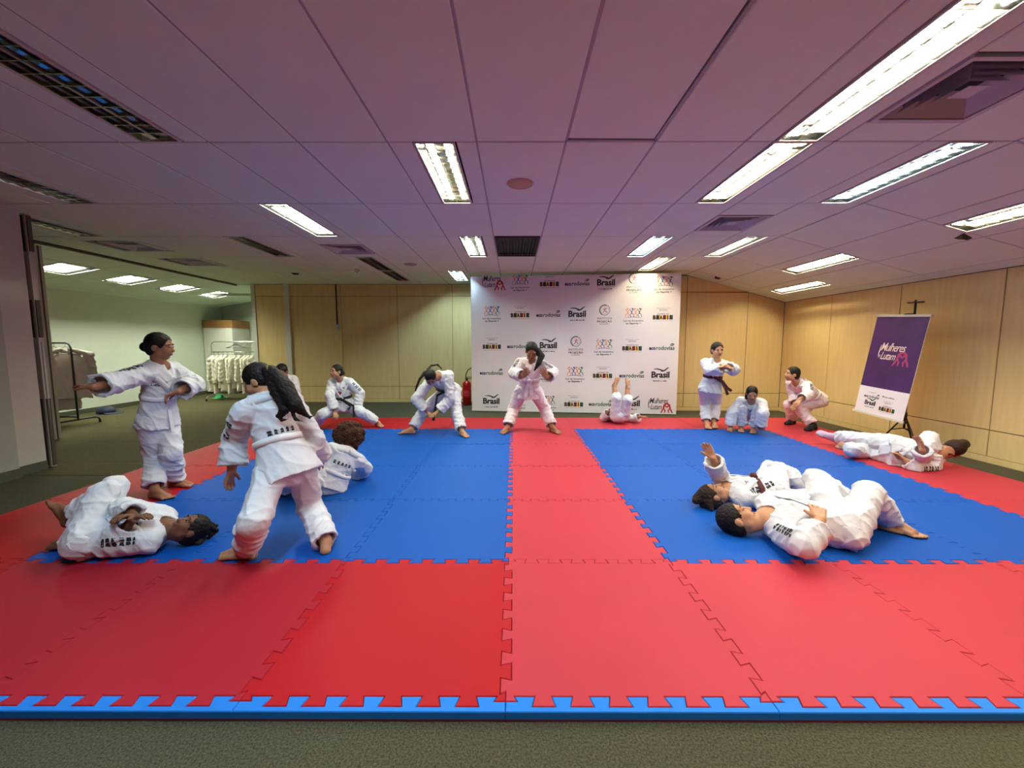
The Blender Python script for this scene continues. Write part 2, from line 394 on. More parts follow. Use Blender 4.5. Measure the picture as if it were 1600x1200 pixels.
LBL = [  # (x, y) nearest fitting -> label
 ((-.55, 3.6), 'lit yellowish ceiling light with egg-crate louvre left of the round cream ceiling speaker'),
 ((-2.42, 4.9), 'lit greenish white louvred ceiling light in front of the small square vent'),
 ((-.56, 6.1), 'lit pale green ceiling light just left of the long black slotted vent'),
 ((-1.12, 8.4), 'small lit bluish ceiling light by the upper left corner of the sponsor backdrop'),
 ((1.97, 2.4), 'largest lit ceiling light, long white louvred one running out of the top edge'),
 ((1.97, 3.6), 'lit yellow-rimmed ceiling light continuing the longest bright light towards the backdrop'),
 ((1.97, 6.1), 'lit icy blue ceiling light above the right half of the sponsor backdrop'),
 ((2.5, 7.4), 'lit warm ceiling light directly over the upper right corner of the sponsor backdrop'),
 ((3.2, 3.6), 'lit cool blue-white ceiling light at the crease before the sloping ceiling'),
 ((3.2, 6.1), 'lit slim ceiling light beyond the square vent near the ceiling crease'),
 ((-2.45, 2.4), 'large unlit louvred ceiling light with mirror fins in the upper left'),
 ((-4.3, 3.6), 'unlit dark louvred ceiling light above the edge of the folding partition'),
 ((-3.66, 6.1), 'unlit louvred ceiling light beyond the greenish lit one, mid left ceiling'),
 ((-2.42, 7.4), 'faintly reflecting unlit ceiling light right of the small smoke detector'),
 ((-2.42, 8.4), 'unlit ceiling light close to the back wall above the dark cord'),
 ((-5.5, 4.9), 'unlit louvred ceiling light over the dark ceiling track, nearest to the partition'),
 ((-5.5, 6.7), 'unlit louvred ceiling light between two square vents by the far room opening'),
 ((4.4, 3.6), 'lit light on the sloping ceiling cut by the right edge of the view'),
 ((4.4, 6.1), 'lit louvred light on the sloping ceiling, second from the far corner'),
 ((5.0, 7.4), 'lit yellow light on the sloping ceiling closest to the far right corner'),
]
LL_LBL = ['brightest square lit light in the far left room, nearest to the partition', 'second square lit light from the partition in the far left room',
          'third square lit light from the partition in the far left room', 'farthest square lit light in the far left room above the cabinet']
nl = 0
for i, (mtx, wd, dp, tube) in enumerate(LITS):
    root = troffer(mtx, wd, dp, tube, i); p = mtx.translation
    if wd > .5: lab = LL_LBL[nl]; nl += 1; grp = 'square lights of the far room'
    elif p.y < 1.75: lab = ('cool bluish ceiling light overhead on the left, just outside the photograph' if p.x < 0 else 'light on the sloping ceiling just outside the photograph on the right' if p.x > 3 else 'ceiling light overhead continuing the longest bright light, just outside the photograph' if p.y > .5 else 'dimmer warm ceiling light overhead behind the viewpoint'); grp = 'ceiling lights behind the viewpoint'
    else:
        lab = min(LBL, key=lambda t: (t[0][0]-p.x)**2+(t[0][1]-p.y)**2)[1]; grp = 'louvred ceiling lights'
    tag(root, lab, 'ceiling light', grp)

# ---------------------------------------------------------------- ceiling fittings
def vent(x, y, lab, s=.595):
    root = empty('ceiling_vent', (x, y, CEIL))
    b = MB(); h = s/2
    for (x0, x1, y0, y1) in ((-h, -h+.03, -h, h), (h-.03, h, -h, h), (-h+.03, h-.03, -h, -h+.03), (-h+.03, h-.03, h-.03, h)): b.box(x0, x1, y0, y1, -.008, .012, 'vent')
    b.build('frame', root)
    b = MB(); b.box(-h+.02, h-.02, -h+.02, h-.02, .08, .085, 'ventdark'); b.build('backing', root)
    for k in range(4):
        a = h-.04-k*.05; c = a-.035; b = MB()
        v = [(-a, -a, -.004), (a, -a, -.004), (a, a, -.004), (-a, a, -.004), (-c, -c, .05), (c, -c, .05), (c, c, .05), (-c, c, .05)]
        b.add(v, [(i, (i+1) % 4, 4+(i+1) % 4, 4+i) for i in range(4)], 'vent'); b.build('blade', root)
    b = MB(); a = h-.04-4*.05
    b.add([(-a, -a, 0), (a, -a, 0), (a, a, 0), (-a, a, 0)], [(0, 3, 2, 1)], 'vent'); b.build('centre_plate', root)
    tag(root, lab, 'vent', 'square ceiling vents'); return root
vent(2.55, 4.95, 'square ceiling vent between the bright light row and the ceiling crease')
vent(2.55, 2.45, 'large square ceiling vent with concentric blades in the upper right')
vent(-2.45, 6.25, 'square dark ceiling vent beyond the greenish lit light on the left')
vent(-5.4, 6.05, 'square dark ceiling vent near the track, closer to the partition')
vent(-5.4, 7.2, 'square dark ceiling vent near the track, farther from the partition')
root = empty('slot_vent', ((GX0+GX0+PW)/2, 6.13, CEIL))
b = MB(); a, c = .30, .585
for (x0, x1, y0, y1) in ((-a, -a+.02, -c, c), (a-.02, a, -c, c), (-a+.02, a-.02, -c, -c+.02), (-a+.02, a-.02, c-.02, c)): b.box(x0, x1, y0, y1, -.006, .012, 'ventdark')
b.build('frame', root); b = MB(); b.box(-a, a, -c, c, .05, .055, 'black'); b.build('backing', root)
for k in range(13):
    x = -a+.04+k*(2*a-.08)/12; b = MB(); b.box(x-.006, x+.006, -c+.02, c-.02, -.002, .03, 'ventdark'); b.build('slat', root)
tag(root, 'long black slotted air vent in the ceiling before the backdrop', 'vent')
def round_fit(name, x, y, r, m, lab, cat):
    root = empty(name, (x, y, CEIL))
    b = MB(); b.lathe([(r*.86, -.012), (r*.93, -.016), (r, -.008), (r, .002)], (0, 0, 0), m, 28); b.build('rim', root)
    b = MB(); b.lathe([(.001, -.0155), (r*.6, -.0145), (r*.84, -.012), (r*.84, 0)], (0, 0, 0), m, 24); b.build('cover', root)
    return tag(root, lab, cat)
M['cream'] = mat('speaker_cream', srgb(198, 160, 130), .6)
round_fit('ceiling_speaker', .06, 3.74, .115, 'cream', 'round cream flush ceiling speaker right of the yellowish lit light', 'speaker')
round_fit('ceiling_speaker', -1.8, 7.35, .11, 'grid', 'round pale flush ceiling speaker near the back wall on the left', 'speaker')
sd = empty('smoke_detector', (-2.95, 7.9, CEIL)); b = MB(); b.lathe([(.02, -.04), (.04, -.036), (.05, -.012), (.05, 0)], (0, 0, 0), 'trimwhite', 16); b.build('cover', sd)
b = MB(); b.lathe([(.004, -.048), (.012, -.044), (.012, -.036)], (0, 0, 0), 'black', 10); b.build('sensor', sd)
tag(sd, 'small white smoke detector on the ceiling above the dark wall cord', 'detector')
def wedge(x, y, mtx, lab):  # plain black wedge for a dark triangle on the ceiling
    b = MB(); s = .075
    b.add([(-s, -s, 0), (s, -s*.4, 0), (-s*.2, s, 0), (-s*.5, -s*.5, -.035), (s*.5, -s*.3, -.03), (-s*.1, s*.4, -.02)], [(0, 2, 1), (3, 4, 5), (0, 1, 4, 3), (1, 2, 5, 4), (2, 0, 3, 5)], 'black')
    o = b.build('ceiling_wedge'); o.matrix_world = mtx @ Matrix.Translation((x, y, 0)); return tag(o, lab, 'bracket', 'black ceiling wedges')
wedge(1.17, 4.36, slopeR, 'black triangular wedge on the sloping ceiling below the light at the right edge')
wedge(.46, 8.1, slopeR, 'black triangular wedge on the sloping ceiling over the standing brown-belt child')
wedge(-4.3, 8.3, Matrix.Translation((0, 0, CEIL)), 'black triangular wedge on the ceiling near the white corner post')

# ---------------------------------------------------------------- interlocking foam mat
X0M, Y0M, TH = -.028, 1.417, .04
NT = 7
def zig(p0, p1, phase, depth=.022, n=NT):
    """shared dovetail polyline from p0 to p1 (both tiles use the same one)"""
    p0 = np.array(p0, float); p1 = np.array(p1, float); d = p1-p0; L = np.linalg.norm(d); d /= L; nrm = np.array([-d[1], d[0]])
    pts = [p0]; per = L/n
    for k in range(n):
        c = (k+.5)*per; a, bb = per*.19, per*.275    # base half width, tip half width
        e0 = 0 if k == 0 else depth; e1 = 0 if k == n-1 else depth
        pts += [p0+d*(c-a)-nrm*e0, p0+d*(c-bb)+nrm*depth, p0+d*(c+bb)+nrm*depth, p0+d*(c+a)-nrm*e1]
    pts.append(p1); return [tuple(p) for p in pts]
def straight(p0, p1): return [p0, p1]
def inset(poly, d):
    P = np.array(poly); n = len(P); out = []
    for i in range(n):
        a, b_, c = P[i-1], P[i], P[(i+1) % n]
        e1 = b_-a; e2 = c-b_; e1 = e1/np.linalg.norm(e1); e2 = e2/np.linalg.norm(e2)
        n1 = np.array([-e1[1], e1[0]]); n2 = np.array([-e2[1], e2[0]]); m = n1+n2; q = 1+n1@n2
        out.append(b_+m*d/max(q, .35))
    return np.array(out)
def slab(mb, poly, z0, z1, m, gap=.0009, bev=.0035, side=None, split=None):
    A = inset(poly, gap); B = inset(poly, gap+bev*.7); n = len(A)
    lay = [(A, z0)]+([(A, split[0])] if split else [])+[(A, z1-bev), (B, z1)]
    vs = [(p[0], p[1], z) for P, z in lay for p in P]; k = len(lay)
    for q in range(k-1):
        o = len(mb.v); mm = (split[1] if (split and q == 0) else (side or m))
        mb.add([(p[0], p[1], z) for P, z in lay[q:q+2] for p in P], [(i, (i+1) % n, n+(i+1) % n, n+i) for i in range(n)], mm)
    mb.add([(p[0], p[1], z1) for p in B], [tuple(range(n))], m)
foam = empty('foam_mat', (X0M+.5, Y0M+3, 0))
tag(foam, 'large red and blue interlocking foam exercise mat covering the carpet', 'mat')
EDGE = {}
def vedge(c, r):   # edge at the left side of column c, row r  (bottom to top)
    k = ('v', c, r)
    if k not in EDGE: EDGE[k] = zig((X0M+c, Y0M+r), (X0M+c, Y0M+r+1), 0) if -4 < c < 5 else straight((X0M+c, Y0M+r), (X0M+c, Y0M+r+1))
    return EDGE[k]
def hedge(c, r):
    k = ('h', c, r)
    if k not in EDGE: EDGE[k] = zig((X0M+c, Y0M+r), (X0M+c+1, Y0M+r), 0) if r < 6 else straight((X0M+c, Y0M+r), (X0M+c+1, Y0M+r))
    return EDGE[k]
frnd = random.Random(5)
for c in range(-4, 5):
    for r in range(6):
        red = c in (-4, 0, 4) or r in (0, 5)
        m = ('red_b' if c >= 0 else 'red_c' if c in (-2, -3) else 'red_a') if red else 'blue_a'
        if red and r > 0: m = 'red_b' if c >= 0 else 'red_a'
        poly = hedge(c, r)[:-1]+vedge(c+1, r)[:-1]+hedge(c, r+1)[::-1][:-1]+vedge(c, r)[::-1][:-1]
        poly = [(x-X0M-.5, y-Y0M-3) for x, y in poly]
        mb = MB(); slab(mb, poly, .002, TH+frnd.uniform(-.0012, .0012), m, split=(.012, 'foam_red_base' if not red else 'blue_b'))
        mb.build('mat_tile', foam)
for c in range(-4, 5):
    top = hedge(c, 0); y = Y0M-.045
    poly = [(X0M+c, y), (X0M+c+1, y)]+top[::-1]
    poly = [(px-X0M-.5, py-Y0M-3) for px, py in poly]
    mb = MB(); slab(mb, poly, .002, TH, 'blue_b', split=(.010, 'foam_red_base')); mb.build('edge_strip', foam)

# ---------------------------------------------------------------- lettering and logos (flat print)
TXT = {}
DG = None
def text_geo(s, bold=0.0, shear=0.0, space=1.0):
    k = (s, bold, shear, space)
    if k in TXT: return TXT[k]
    cu = bpy.data.curves.new('t', 'FONT'); cu.body = s; cu.offset = bold; cu.shear = shear; cu.resolution_u = 2; cu.space_character = space; cu.align_x = 'CENTER'
    ob = bpy.data.objects.new('t', cu); COL.objects.link(ob); dg = bpy.context.evaluated_depsgraph_get()
    me = ob.evaluated_get(dg).to_mesh(); v = [tuple(p.co) for p in me.vertices]; f = [tuple(p.vertices) for p in me.polygons]
    ob.evaluated_get(dg).to_mesh_clear(); bpy.data.objects.remove(ob); bpy.data.curves.remove(cu)
    a = np.array(v) if v else np.zeros((1, 3)); TXT[k] = (a, f); return TXT[k]
ZP = .0015
def put_text(mb, s, x, y, wd, h, m, bold=0, shear=0, space=1.0, z=ZP):
    v, f = text_geo(s, bold, shear, space); lo, hi = v.min(0), v.max(0); sc = np.array([wd/(hi[0]-lo[0]), h/(hi[1]-lo[1])])
    q = (v[:, :2]-(lo[:2]+hi[:2])/2)*sc+np.array([x, y]); mb.add([(a, b_, z) for a, b_ in q], f, m)
def stroke(mb, pts, wd, m, z=ZP, taper=True):
    P = np.array(pts, float); n = len(P); vs = []
    for i in range(n):
        d = P[min(i+1, n-1)]-P[max(i-1, 0)]; d = d/(np.linalg.norm(d)+1e-9); nn = np.array([-d[1], d[0]])
        ww = wd*(.35+.65*math.sin(math.pi*(i+.5)/n)) if taper else wd
        vs += [tuple(P[i]+nn*ww/2)+(z,), tuple(P[i]-nn*ww/2)+(z,)]
    mb.add(vs, [(2*i, 2*i+1, 2*i+3, 2*i+2) for i in range(n-1)], m)
def disc(mb, x, y, r, m, z=ZP, n=12, r0=0, a0=0, a1=2*math.pi):
    if r0 == 0: mb.add([(x+r*math.cos(2*math.pi*i/n), y+r*math.sin(2*math.pi*i/n), z) for i in range(n)], [tuple(range(n))], m)
    else:
        vs = []
        for i in range(n+1):
            t = a0+(a1-a0)*i/n; vs += [(x+r*math.cos(t), y+r*math.sin(t), z), (x+r0*math.cos(t), y+r0*math.sin(t), z)]
        mb.add(vs, [(2*i, 2*i+2, 2*i+3, 2*i+1) for i in range(n)], m)
def bez(p0, p1, p2, p3, n=10):
    t = np.linspace(0, 1, n)[:, None]; p0, p1, p2, p3 = map(np.array, (p0, p1, p2, p3))
    return (1-t)**3*p0+3*(1-t)**2*t*p1+3*(1-t)*t*t*p2+t**3*p3
def micro(mb, x, y, wd, h, m, seed):      # a line too small to read: broken strokes
    r = random.Random(seed); q = x-wd/2
    while q < x+wd/2-h*.4:
        l = h*r.uniform(.45, .8); hh = h*r.choice((.7, .7, 1)); mb.add([(q, y-h/2, ZP), (q+l, y-h/2, ZP), (q+l, y-h/2+hh, ZP), (q, y-h/2+hh, ZP)], [(0, 1, 2, 3)], m); q += l+h*r.choice((.18, .18, .6))
def logo_fighters(mb, x, y, s, m):        # two figures gripping each other, legs astride
    for k in (-1, 1):
        disc(mb, x+k*.02*s, y+.105*s, .022*s, m, n=9)
        stroke(mb, [(x+k*.02*s, y+.10*s), (x+k*.055*s, y+.075*s), (x+k*.075*s, y+.0*s)], .045*s, m)
        stroke(mb, [(x+k*.055*s, y+.08*s), (x+k*.005*s, y+.03*s), (x-k*.02*s, y+.04*s)], .03*s, m)
        stroke(mb, [(x+k*.07*s, y+.01*s), (x+k*.035*s, y-.05*s), (x+k*.045*s, y-.10*s)], .032*s, m)
        stroke(mb, [(x+k*.07*s, y+.01*s), (x+k*.10*s, y-.05*s), (x+k*.125*s, y-.105*s)], .032*s, m)
def logo_mulheres(mb, x, y, s=1, ink='ink', red='ink_red'):
    put_text(mb, 'Mulheres', x-.01*s, y+.075*s, .36*s, .11*s, ink, .002, .36, .86)
    put_text(mb, 'que', x-.185*s, y-.06*s, .03*s, .05*s, ink, 0, .3)
    put_text(mb, 'Lutam', x-.055*s, y-.045*s, .22*s, .10*s, ink, .002, .36, .86)
    stroke(mb, bez((x-.19*s, y+.10*s), (x-.2*s, y+.03*s), (x-.21*s, y-.02*s), (x-.2*s, y-.06*s)), .014*s, ink)
    logo_fighters(mb, x+.145*s, y-.075*s, .86*s, red)
def figure(mb, x, y, s, m, k):
    disc(mb, x+.01*k*s, y+.075*s, .016*s, m, n=8)
    stroke(mb, [(x-.045*s, y+.07*s), (x-.01*s, y+.03*s), (x, y-.02*s)], .013*s, m)
    stroke(mb, [(x+.045*s, y+.085*s), (x+.01*s, y+.035*s), (x, y-.02*s)], .013*s, m)
    stroke(mb, [(x, y+.0*s), (x-.03*k*s, y-.04*s), (x-.005*k*s, y-.09*s)], .013*s, m)
    stroke(mb, [(x, y+.0*s), (x+.035*k*s, y-.035*s), (x+.045*k*s, y-.085*s)], .012*s, m)
def logo_lei(mb, x, y, s=1):
    for i, (dx, m, k) in enumerate(((-.11, 'ink_orange', -1), (-.035, 'ink_blue', 1), (.04, 'ink_orange', -1), (.11, 'ink_green', 1))): figure(mb, x+dx*s, y+.055*s, s, M[m], k)
    stroke(mb, bez((x-.15*s, y-.045*s), (x-.05*s, y-.015*s), (x+.05*s, y-.015*s), (x+.15*s, y-.05*s)), .008*s, 'ink_blue')
    put_text(mb, 'Lei de Incentivo', x, y-.095*s, .37*s, .036*s, 'ink', .012); put_text(mb, 'ao Esporte +', x, y-.15*s, .28*s, .042*s, 'ink', .03)
def logo_gov(mb, x, y, s=1):
    put_text(mb, 'MINISTÉRIO DO', x, y+.15*s, .24*s, .018*s, 'ink_grey'); put_text(mb, 'ESPORTE', x, y+.115*s, .14*s, .022*s, 'ink_grey', .02)
    put_text(mb, 'GOVERNO DO', x, y+.04*s, .22*s, .022*s, 'ink', .015)
    L = 'BRASIL'; x0 = x-.19*s; ww = .062*s
    cols = ('ink_yellow', 'ink_green', 'ink_yellow', 'ink_red', 'ink_yellow', 'ink_green')
    for i, ch in enumerate(L):
        cx = x0+ww*(i+.5)
        mb.add([(cx-ww*.5, y-.065*s, ZP*.6), (cx+ww*.5, y-.065*s, ZP*.6), (cx+ww*(.5 if i % 2 else .1), y+.02*s, ZP*.6), (cx-ww*.5, y+.02*s, ZP*.6)], [(0, 1, 2, 3)], cols[i])
        put_text(mb, ch, cx, y-.0225*s, ww*(.9 if ch != 'I' else .35), .082*s, 'ink', .06)
    put_text(mb, 'UNIÃO E RECONSTRUÇÃO', x, y-.09*s, .36*s, .018*s, 'ink_grey')
def logo_eco(mb, x, y, s=1):
    put_text(mb, 'eco', x-.175*s, y-.02*s, .125*s, .055*s, 'ink_navy', .04); put_text(mb, 'rodovias', x+.068*s, y-.008*s, .34*s, .08*s, 'ink_green', .022)
    stroke(mb, bez((x+.15*s, y+.045*s), (x+.18*s, y+.085*s), (x+.23*s, y+.08*s), (x+.225*s, y+.05*s)), .016*s, 'ink_green')
    stroke(mb, bez((x+.16*s, y+.04*s), (x+.19*s, y+.03*s), (x+.2*s, y+.06*s), (x+.225*s, y+.05*s)), .02*s, 'ink_navy')
def logo_brasil(mb, x, y, s=1, seed=1):
    put_text(mb, 'Brasil', x, y+.02*s, .34*s, .125*s, 'ink', .035, 0, .95)
    stroke(mb, bez((x-.13*s, y+.125*s), (x-.02*s, y+.15*s), (x+.02*s, y+.085*s), (x+.09*s, y+.10*s)), .024*s, 'ink_navy')
    stroke(mb, bez((x+.0*s, y+.088*s), (x+.08*s, y+.08*s), (x+.09*s, y+.13*s), (x+.15*s, y+.16*s)), .028*s, 'ink_green')
    mb.add([(x-.18*s, y-.062*s, ZP), (x+.19*s, y-.062*s, ZP), (x+.19*s, y-.059*s, ZP), (x-.18*s, y-.059*s, ZP)], [(0, 1, 2, 3)], 'ink_grey')
    micro(mb, x, y-.10*s, .27*s, .024*s, M['ink'], seed)
def logo_inst(mb, x, y, s=1):
    cx, cy = x, y+.10*s
    disc(mb, cx, cy, .105*s, 'ink_navy', n=18, r0=.088*s, a0=1.2, a1=4.2); disc(mb, cx, cy, .103*s, 'ink_teal', n=18, r0=.092*s, a0=4.2, a1=7.4)
    disc(mb, cx, cy, .075*s, 'ink_grey', n=16, r0=.071*s)
    disc(mb, cx+.005*s, cy+.035*s, .012*s, 'ink_red', n=8); stroke(mb, [(cx-.04*s, cy+.02*s), (cx, cy+.01*s), (cx+.045*s, cy+.03*s)], .014*s, 'ink_red')
    stroke(mb, [(cx, cy+.02*s), (cx-.005*s, cy-.015*s), (cx-.035*s, cy-.05*s)], .014*s, 'ink_red'); stroke(mb, [(cx-.005*s, cy-.015*s), (cx+.03*s, cy-.025*s), (cx+.04*s, cy-.055*s)], .013*s, 'ink_blue')
    put_text(mb, 'INSTITUTO', x, y-.06*s, .28*s, .04*s, 'ink', .004, 0, 1.1); put_text(mb, 'PROJEÇÃO', x, y-.12*s, .28*s, .058*s, 'ink', .022, 0, 1.05)
    micro(mb, x, y-.165*s, .18*s, .013*s, M['ink_grey'], 3)

# ---------------------------------------------------------------- sponsor backdrop
BX0, BY0, BX1, BY1, BH = -.845, 8.34, 3.175, 7.90, 2.72
bl = math.hypot(BX1-BX0, BY1-BY0); brz = math.atan2(BY1-BY0, BX1-BX0)
bd = empty('sponsor_backdrop', (BX0, BY0, 0), brz)
tag(bd, 'tall white printed backdrop covered in rows of sponsor logos at the far wall', 'backdrop')
b = MB(); b.bbox(0, bl, 0, .035, 0.02, BH, 'banner_white'); b.build('printed_panel', bd)
for x in (.02, bl/2, bl-.02):
    b = MB(); b.box(x-.015, x+.015, .036, .066, 0, BH-.05, 'chrome'); b.build('post', bd)
    b = MB(); b.box(x-.02, x+.02, .0, .24, 0, .02, 'chrome'); b.build('foot', bd)
for z in (.1, BH/2, BH-.1):
    b = MB(); b.box(.02, bl-.02, .066, .09, z-.012, z+.012, 'chrome'); b.build('rail', bd)
SEQ = ['A', 'L', 'G', 'E', 'B', 'I', 'L']
GRID = ['ALGEBIL', 'LGEBILG', 'GEBILGE', 'EBILGEB', 'BILGEBA']
FN = {'A': logo_mulheres, 'L': logo_lei, 'G': logo_gov, 'E': logo_eco, 'B': logo_brasil, 'I': logo_inst}
# measured logo centres in the photograph, as fractions of the panel width / height
PX = {0: [768, 811, 857, 900, 945, 989, 1036], 1: [767, 811, 855, 900, 943, 988, 1034], 2: [767, 809, 855, 898, 942, 986, 1032], 3: [766, 812, 853, 897, 940, 985, 1030], 4: [766, 808, 853, 895, 937, 984, 1028]}
PY = [(441, 444), (490, 494), (540, 543), (582, 587), (628, 632)]
def bd_uv(px, py):
    a, bb = (px-800)/FPX, (py-600)/FPX
    d = np.array([a, math.cos(PITCH)-bb*math.sin(PITCH), -math.sin(PITCH)-bb*math.cos(PITCH)])
    n = np.array([-math.sin(brz), math.cos(brz)]); t = (BX0*n[0]+BY0*n[1])/(d[0]*n[0]+d[1]*n[1])
    p = d*t; u = (p[0]-BX0)*math.cos(brz)+(p[1]-BY0)*math.sin(brz); return u, p[2]+CAM_Z
for r in range(5):
    for c in range(7):
        u, v = bd_uv(PX[r][c], PY[r][0]+(PY[r][1]-PY[r][0])*c/6)
        mb = MB(); k = GRID[r][c]
        FN[k](mb, 0, 0, *((1.0, r*7+c) if k == 'B' else (1.0,)))
        o = mb.build('printed_logo', bd); o.location = (u, -.0005, v+(.0 if k != 'E' else 0)); o.rotation_euler = (math.pi/2, 0, 0)

# ---------------------------------------------------------------- purple banner on its tripod
P_TL, P_TR = np.array([5.02, 5.75, 1.79]), np.array([5.33, 5.28, 1.77])
bx, by = 5.17, 5.60
ban = empty('banner_stand', (5.30, 5.58, 0)); tag(ban, 'purple and white hanging banner on a black tripod by the right wall', 'banner')
def bl_(x, y, z): return (x-5.30, y-5.58, z)
# four corners of the sheet as it hangs (its foot swings out a little)
C_TL, C_TR, C_BL, C_BR = [np.array(p) for p in ((5.10, 5.81, 1.786), (5.10, 5.07, 1.741), (4.95, 5.83, .445), (4.95, 5.09, .392))]
del bx, by
ux = (C_TR-C_TL); sw = np.linalg.norm(ux); ux = ux/sw; dv = ((C_BL-C_TL)+(C_BR-C_TR))/2; dv = dv-ux*(dv@ux); sh = np.linalg.norm(dv); dv = dv/sh
nz = np.cross(ux, -dv)      # faces the room
BM = Matrix(((ux[0], -dv[0], nz[0], C_TL[0]), (ux[1], -dv[1], nz[1], C_TL[1]), (ux[2], -dv[2], nz[2], C_TL[2]), (0, 0, 0, 1)))
BML = Matrix.Translation((-5.30, -5.58, 0)) @ BM
def ban_part(name, mb): o = mb.build(name, ban); o.matrix_local = BML; return o
b = MB(); b.bbox(0, sw, -sh, 0, -.004, 0, 'banner_white', b=.001)
sheet = ban_part('sheet', b)
split = -sh*.735
b = MB(); b.box(.003, sw-.003, split, -.03, .0003, .0012, 'purple'); ban_part('purple_print', b)
b = MB(); b.box(-.015, sw+.015, -.03, 0, -.02, .012, 'trimwhite'); ban_part('top_rail', b)
b = MB(); b.box(-.02, sw+.02, -sh-.025, -sh, -.02, .014, 'trimwhite'); ban_part('bottom_rail', b)
b = MB(); b.box(sw+.02, sw+.035, -sh-.02, -sh+.02, -.03, .0, 'black'); ban_part('end_cap', b)
b = MB(); logo_mulheres(b, sw*.5, -sh*.375, 1.0, 'ink_cream', 'ink_pink'); o = ban_part('printed_logo', b); o.matrix_local = BML @ Matrix.Translation((0, 0, .001))
for fn_, a_ in ((logo_eco, (sw*.30, -sh*.83, .5)), (logo_brasil, (sw*.30, -sh*.905, .5, 9)), (logo_gov, (sw*.66, -sh*.92, .62)), (micro, (sw*.30, -sh*.79, .11, .01, M['ink_grey'], 4)), (micro, (sw*.63, -sh*.81, .17, .02, M['ink_grey'], 5))):
    b = MB(); fn_(b, *a_); ban_part('printed_logo', b)
pc = (C_TL+C_TR)/2; pole_x, pole_y = 5.235, 5.42
b = MB(); b.tube([bl_(pole_x, pole_y, .25), bl_(pole_x, pole_y, 1.95)], .013, 'blacksteel'); b.build('pole', ban)
b = MB(); b.tube([bl_(pole_x-.0, pole_y+.11, 1.925), bl_(pole_x, pole_y-.11, 1.915)], .011, 'blacksteel'); b.build('crossbar', ban)
b = MB(); b.tube([bl_(pole_x, pole_y, 1.77), bl_(pc[0]+.02, pc[1], 1.765)], .01, 'blacksteel'); b.build('hook', ban)
b = MB(); b.tube([bl_(pole_x, pole_y, .40), bl_(pole_x, pole_y, .47)], .022, 'black'); b.build('collar', ban)
for a in (20, 140, 260):
    t = math.radians(a); fx, fy = pole_x+.27*math.cos(t)*.9, pole_y+.27*math.sin(t)
    b = MB(); b.tube([bl_(pole_x, pole_y, .43), bl_(fx, fy, .02)], .010, 'blacksteel'); b.tube([bl_(pole_x, pole_y, .26), bl_((pole_x+fx)/2, (pole_y+fy)/2, .225)], .007, 'blacksteel'); lg = b.build('leg', ban)
    b = MB(); b.tube([bl_(fx, fy, 0), bl_(fx, fy, .035)], .016, 'rubber'); b.build('rubber_foot', lg)

# ---------------------------------------------------------------- fire extinguisher
ex = empty('fire_extinguisher', (-1.05, 9.25, 0)); tag(ex, 'red fire extinguisher standing on the carpet left of the backdrop', 'extinguisher')
b = MB(); b.lathe([(.075, 0), (.095, .01), (.095, .47), (.088, .51), (.06, .545), (.03, .56), (.028, .575)], (0, 0, 0), 'ext_red', 24); b.build('cylinder', ex)
b = MB(); b.lathe([(.03, .575), (.034, .59), (.03, .615), (.018, .63)], (0, 0, 0), 'black', 14); b.build('valve', ex)
b = MB(); b.box(.0, .13, -.012, .012, .605, .618, 'black'); b.box(.0, .12, -.012, .012, .637, .648, 'black'); b.build('handle', ex)
b = MB(); b.tube([(-.02, -.01, .60), (-.015, -.02, .70), (.03, -.025, .80), (.10, -.02, .845), (.17, -.01, .84), (.20, .0, .74), (.19, .01, .4), (.12, .02, .15)], .011, 'rubber', n=8); b.build('hose', ex)
b = MB(); b.lathe([(.096, .2), (.0965, .205), (.0965, .33), (.096, .335)], (0, 0, 0), 'ink_red', 24); b.build('label_band', ex)

# ---------------------------------------------------------------- dark cord with end box on the back wall
cx = -4.13
cord = empty('wall_cord', (cx, YB_L-.03, 1.9)); tag(cord, 'dark hanging cord with a small end piece on the beige back wall', 'cord')
b = MB(); b.box(-.022, .0, 0, .02, .0-.05, .87, 'black'); b.build('strip', cord)
b = MB(); b.bbox(-.03, .03, -.01, .02, -.17, -.05, 'vent', b=.006); b.build('end_piece', cord)

# ---------------------------------------------------------------- folding partition stacked at the left
def leaf(x0, x1, y0, y1, nm, lab):
    root = empty(nm, ((x0+x1)/2, (y0+y1)/2, 0)); X, Y = (x1-x0)/2, (y1-y0)/2
    b = MB(); b.bbox(-X, X, -Y, Y, .02, CEIL-.04, 'partition', b=.006); b.build('panel', root)
    b = MB(); b.box(X, X+.006, -Y+.042, Y-.042, .02, CEIL-.05, 'darkwood'); b.build('edge_strip', root)
    b = MB(); b.box(X-.1, X-.05, -.012, .012, CEIL-.04, CEIL-.01, 'chrome'); b.build('roller', root)
    return tag(root, lab, 'partition', 'folding partition leaves')
leaf(-7.3, -6.42, 5.42, 5.52, 'partition_panel', 'grey folding partition leaf stacked closest to the near wall')
leaf(-7.3, -6.50, 5.58, 5.68, 'partition_panel', 'grey folding partition leaf in the middle of the stack')
leaf(-7.3, -6.56, 5.74, 5.84, 'partition_panel', 'grey folding partition leaf stacked next to the black clothes rack')
dr = empty('door_leaf', (-5.30, 4.45, 0))
b = MB(); b.bbox(-.35, .16, 0, .05, .015, CEIL-.03, 'partition', b=.004); b.build('panel', dr)
for z0, z1, m in ((CEIL-.42, CEIL-.05, 'darkwood'), (1.45, 1.85, 'darkwood'), (.03, .78, 'darkwood')):
    b = MB(); b.box(.16, .172, .006, .044, z0, z1, m); b.box(.06, .14, -.008, 0, z0, z1, m); b.build('edge_plate', dr)
b = MB(); b.tube([(.166, .025, .3), (.168, .025, 1.4)], .006, 'vent'); b.build('rod', dr)
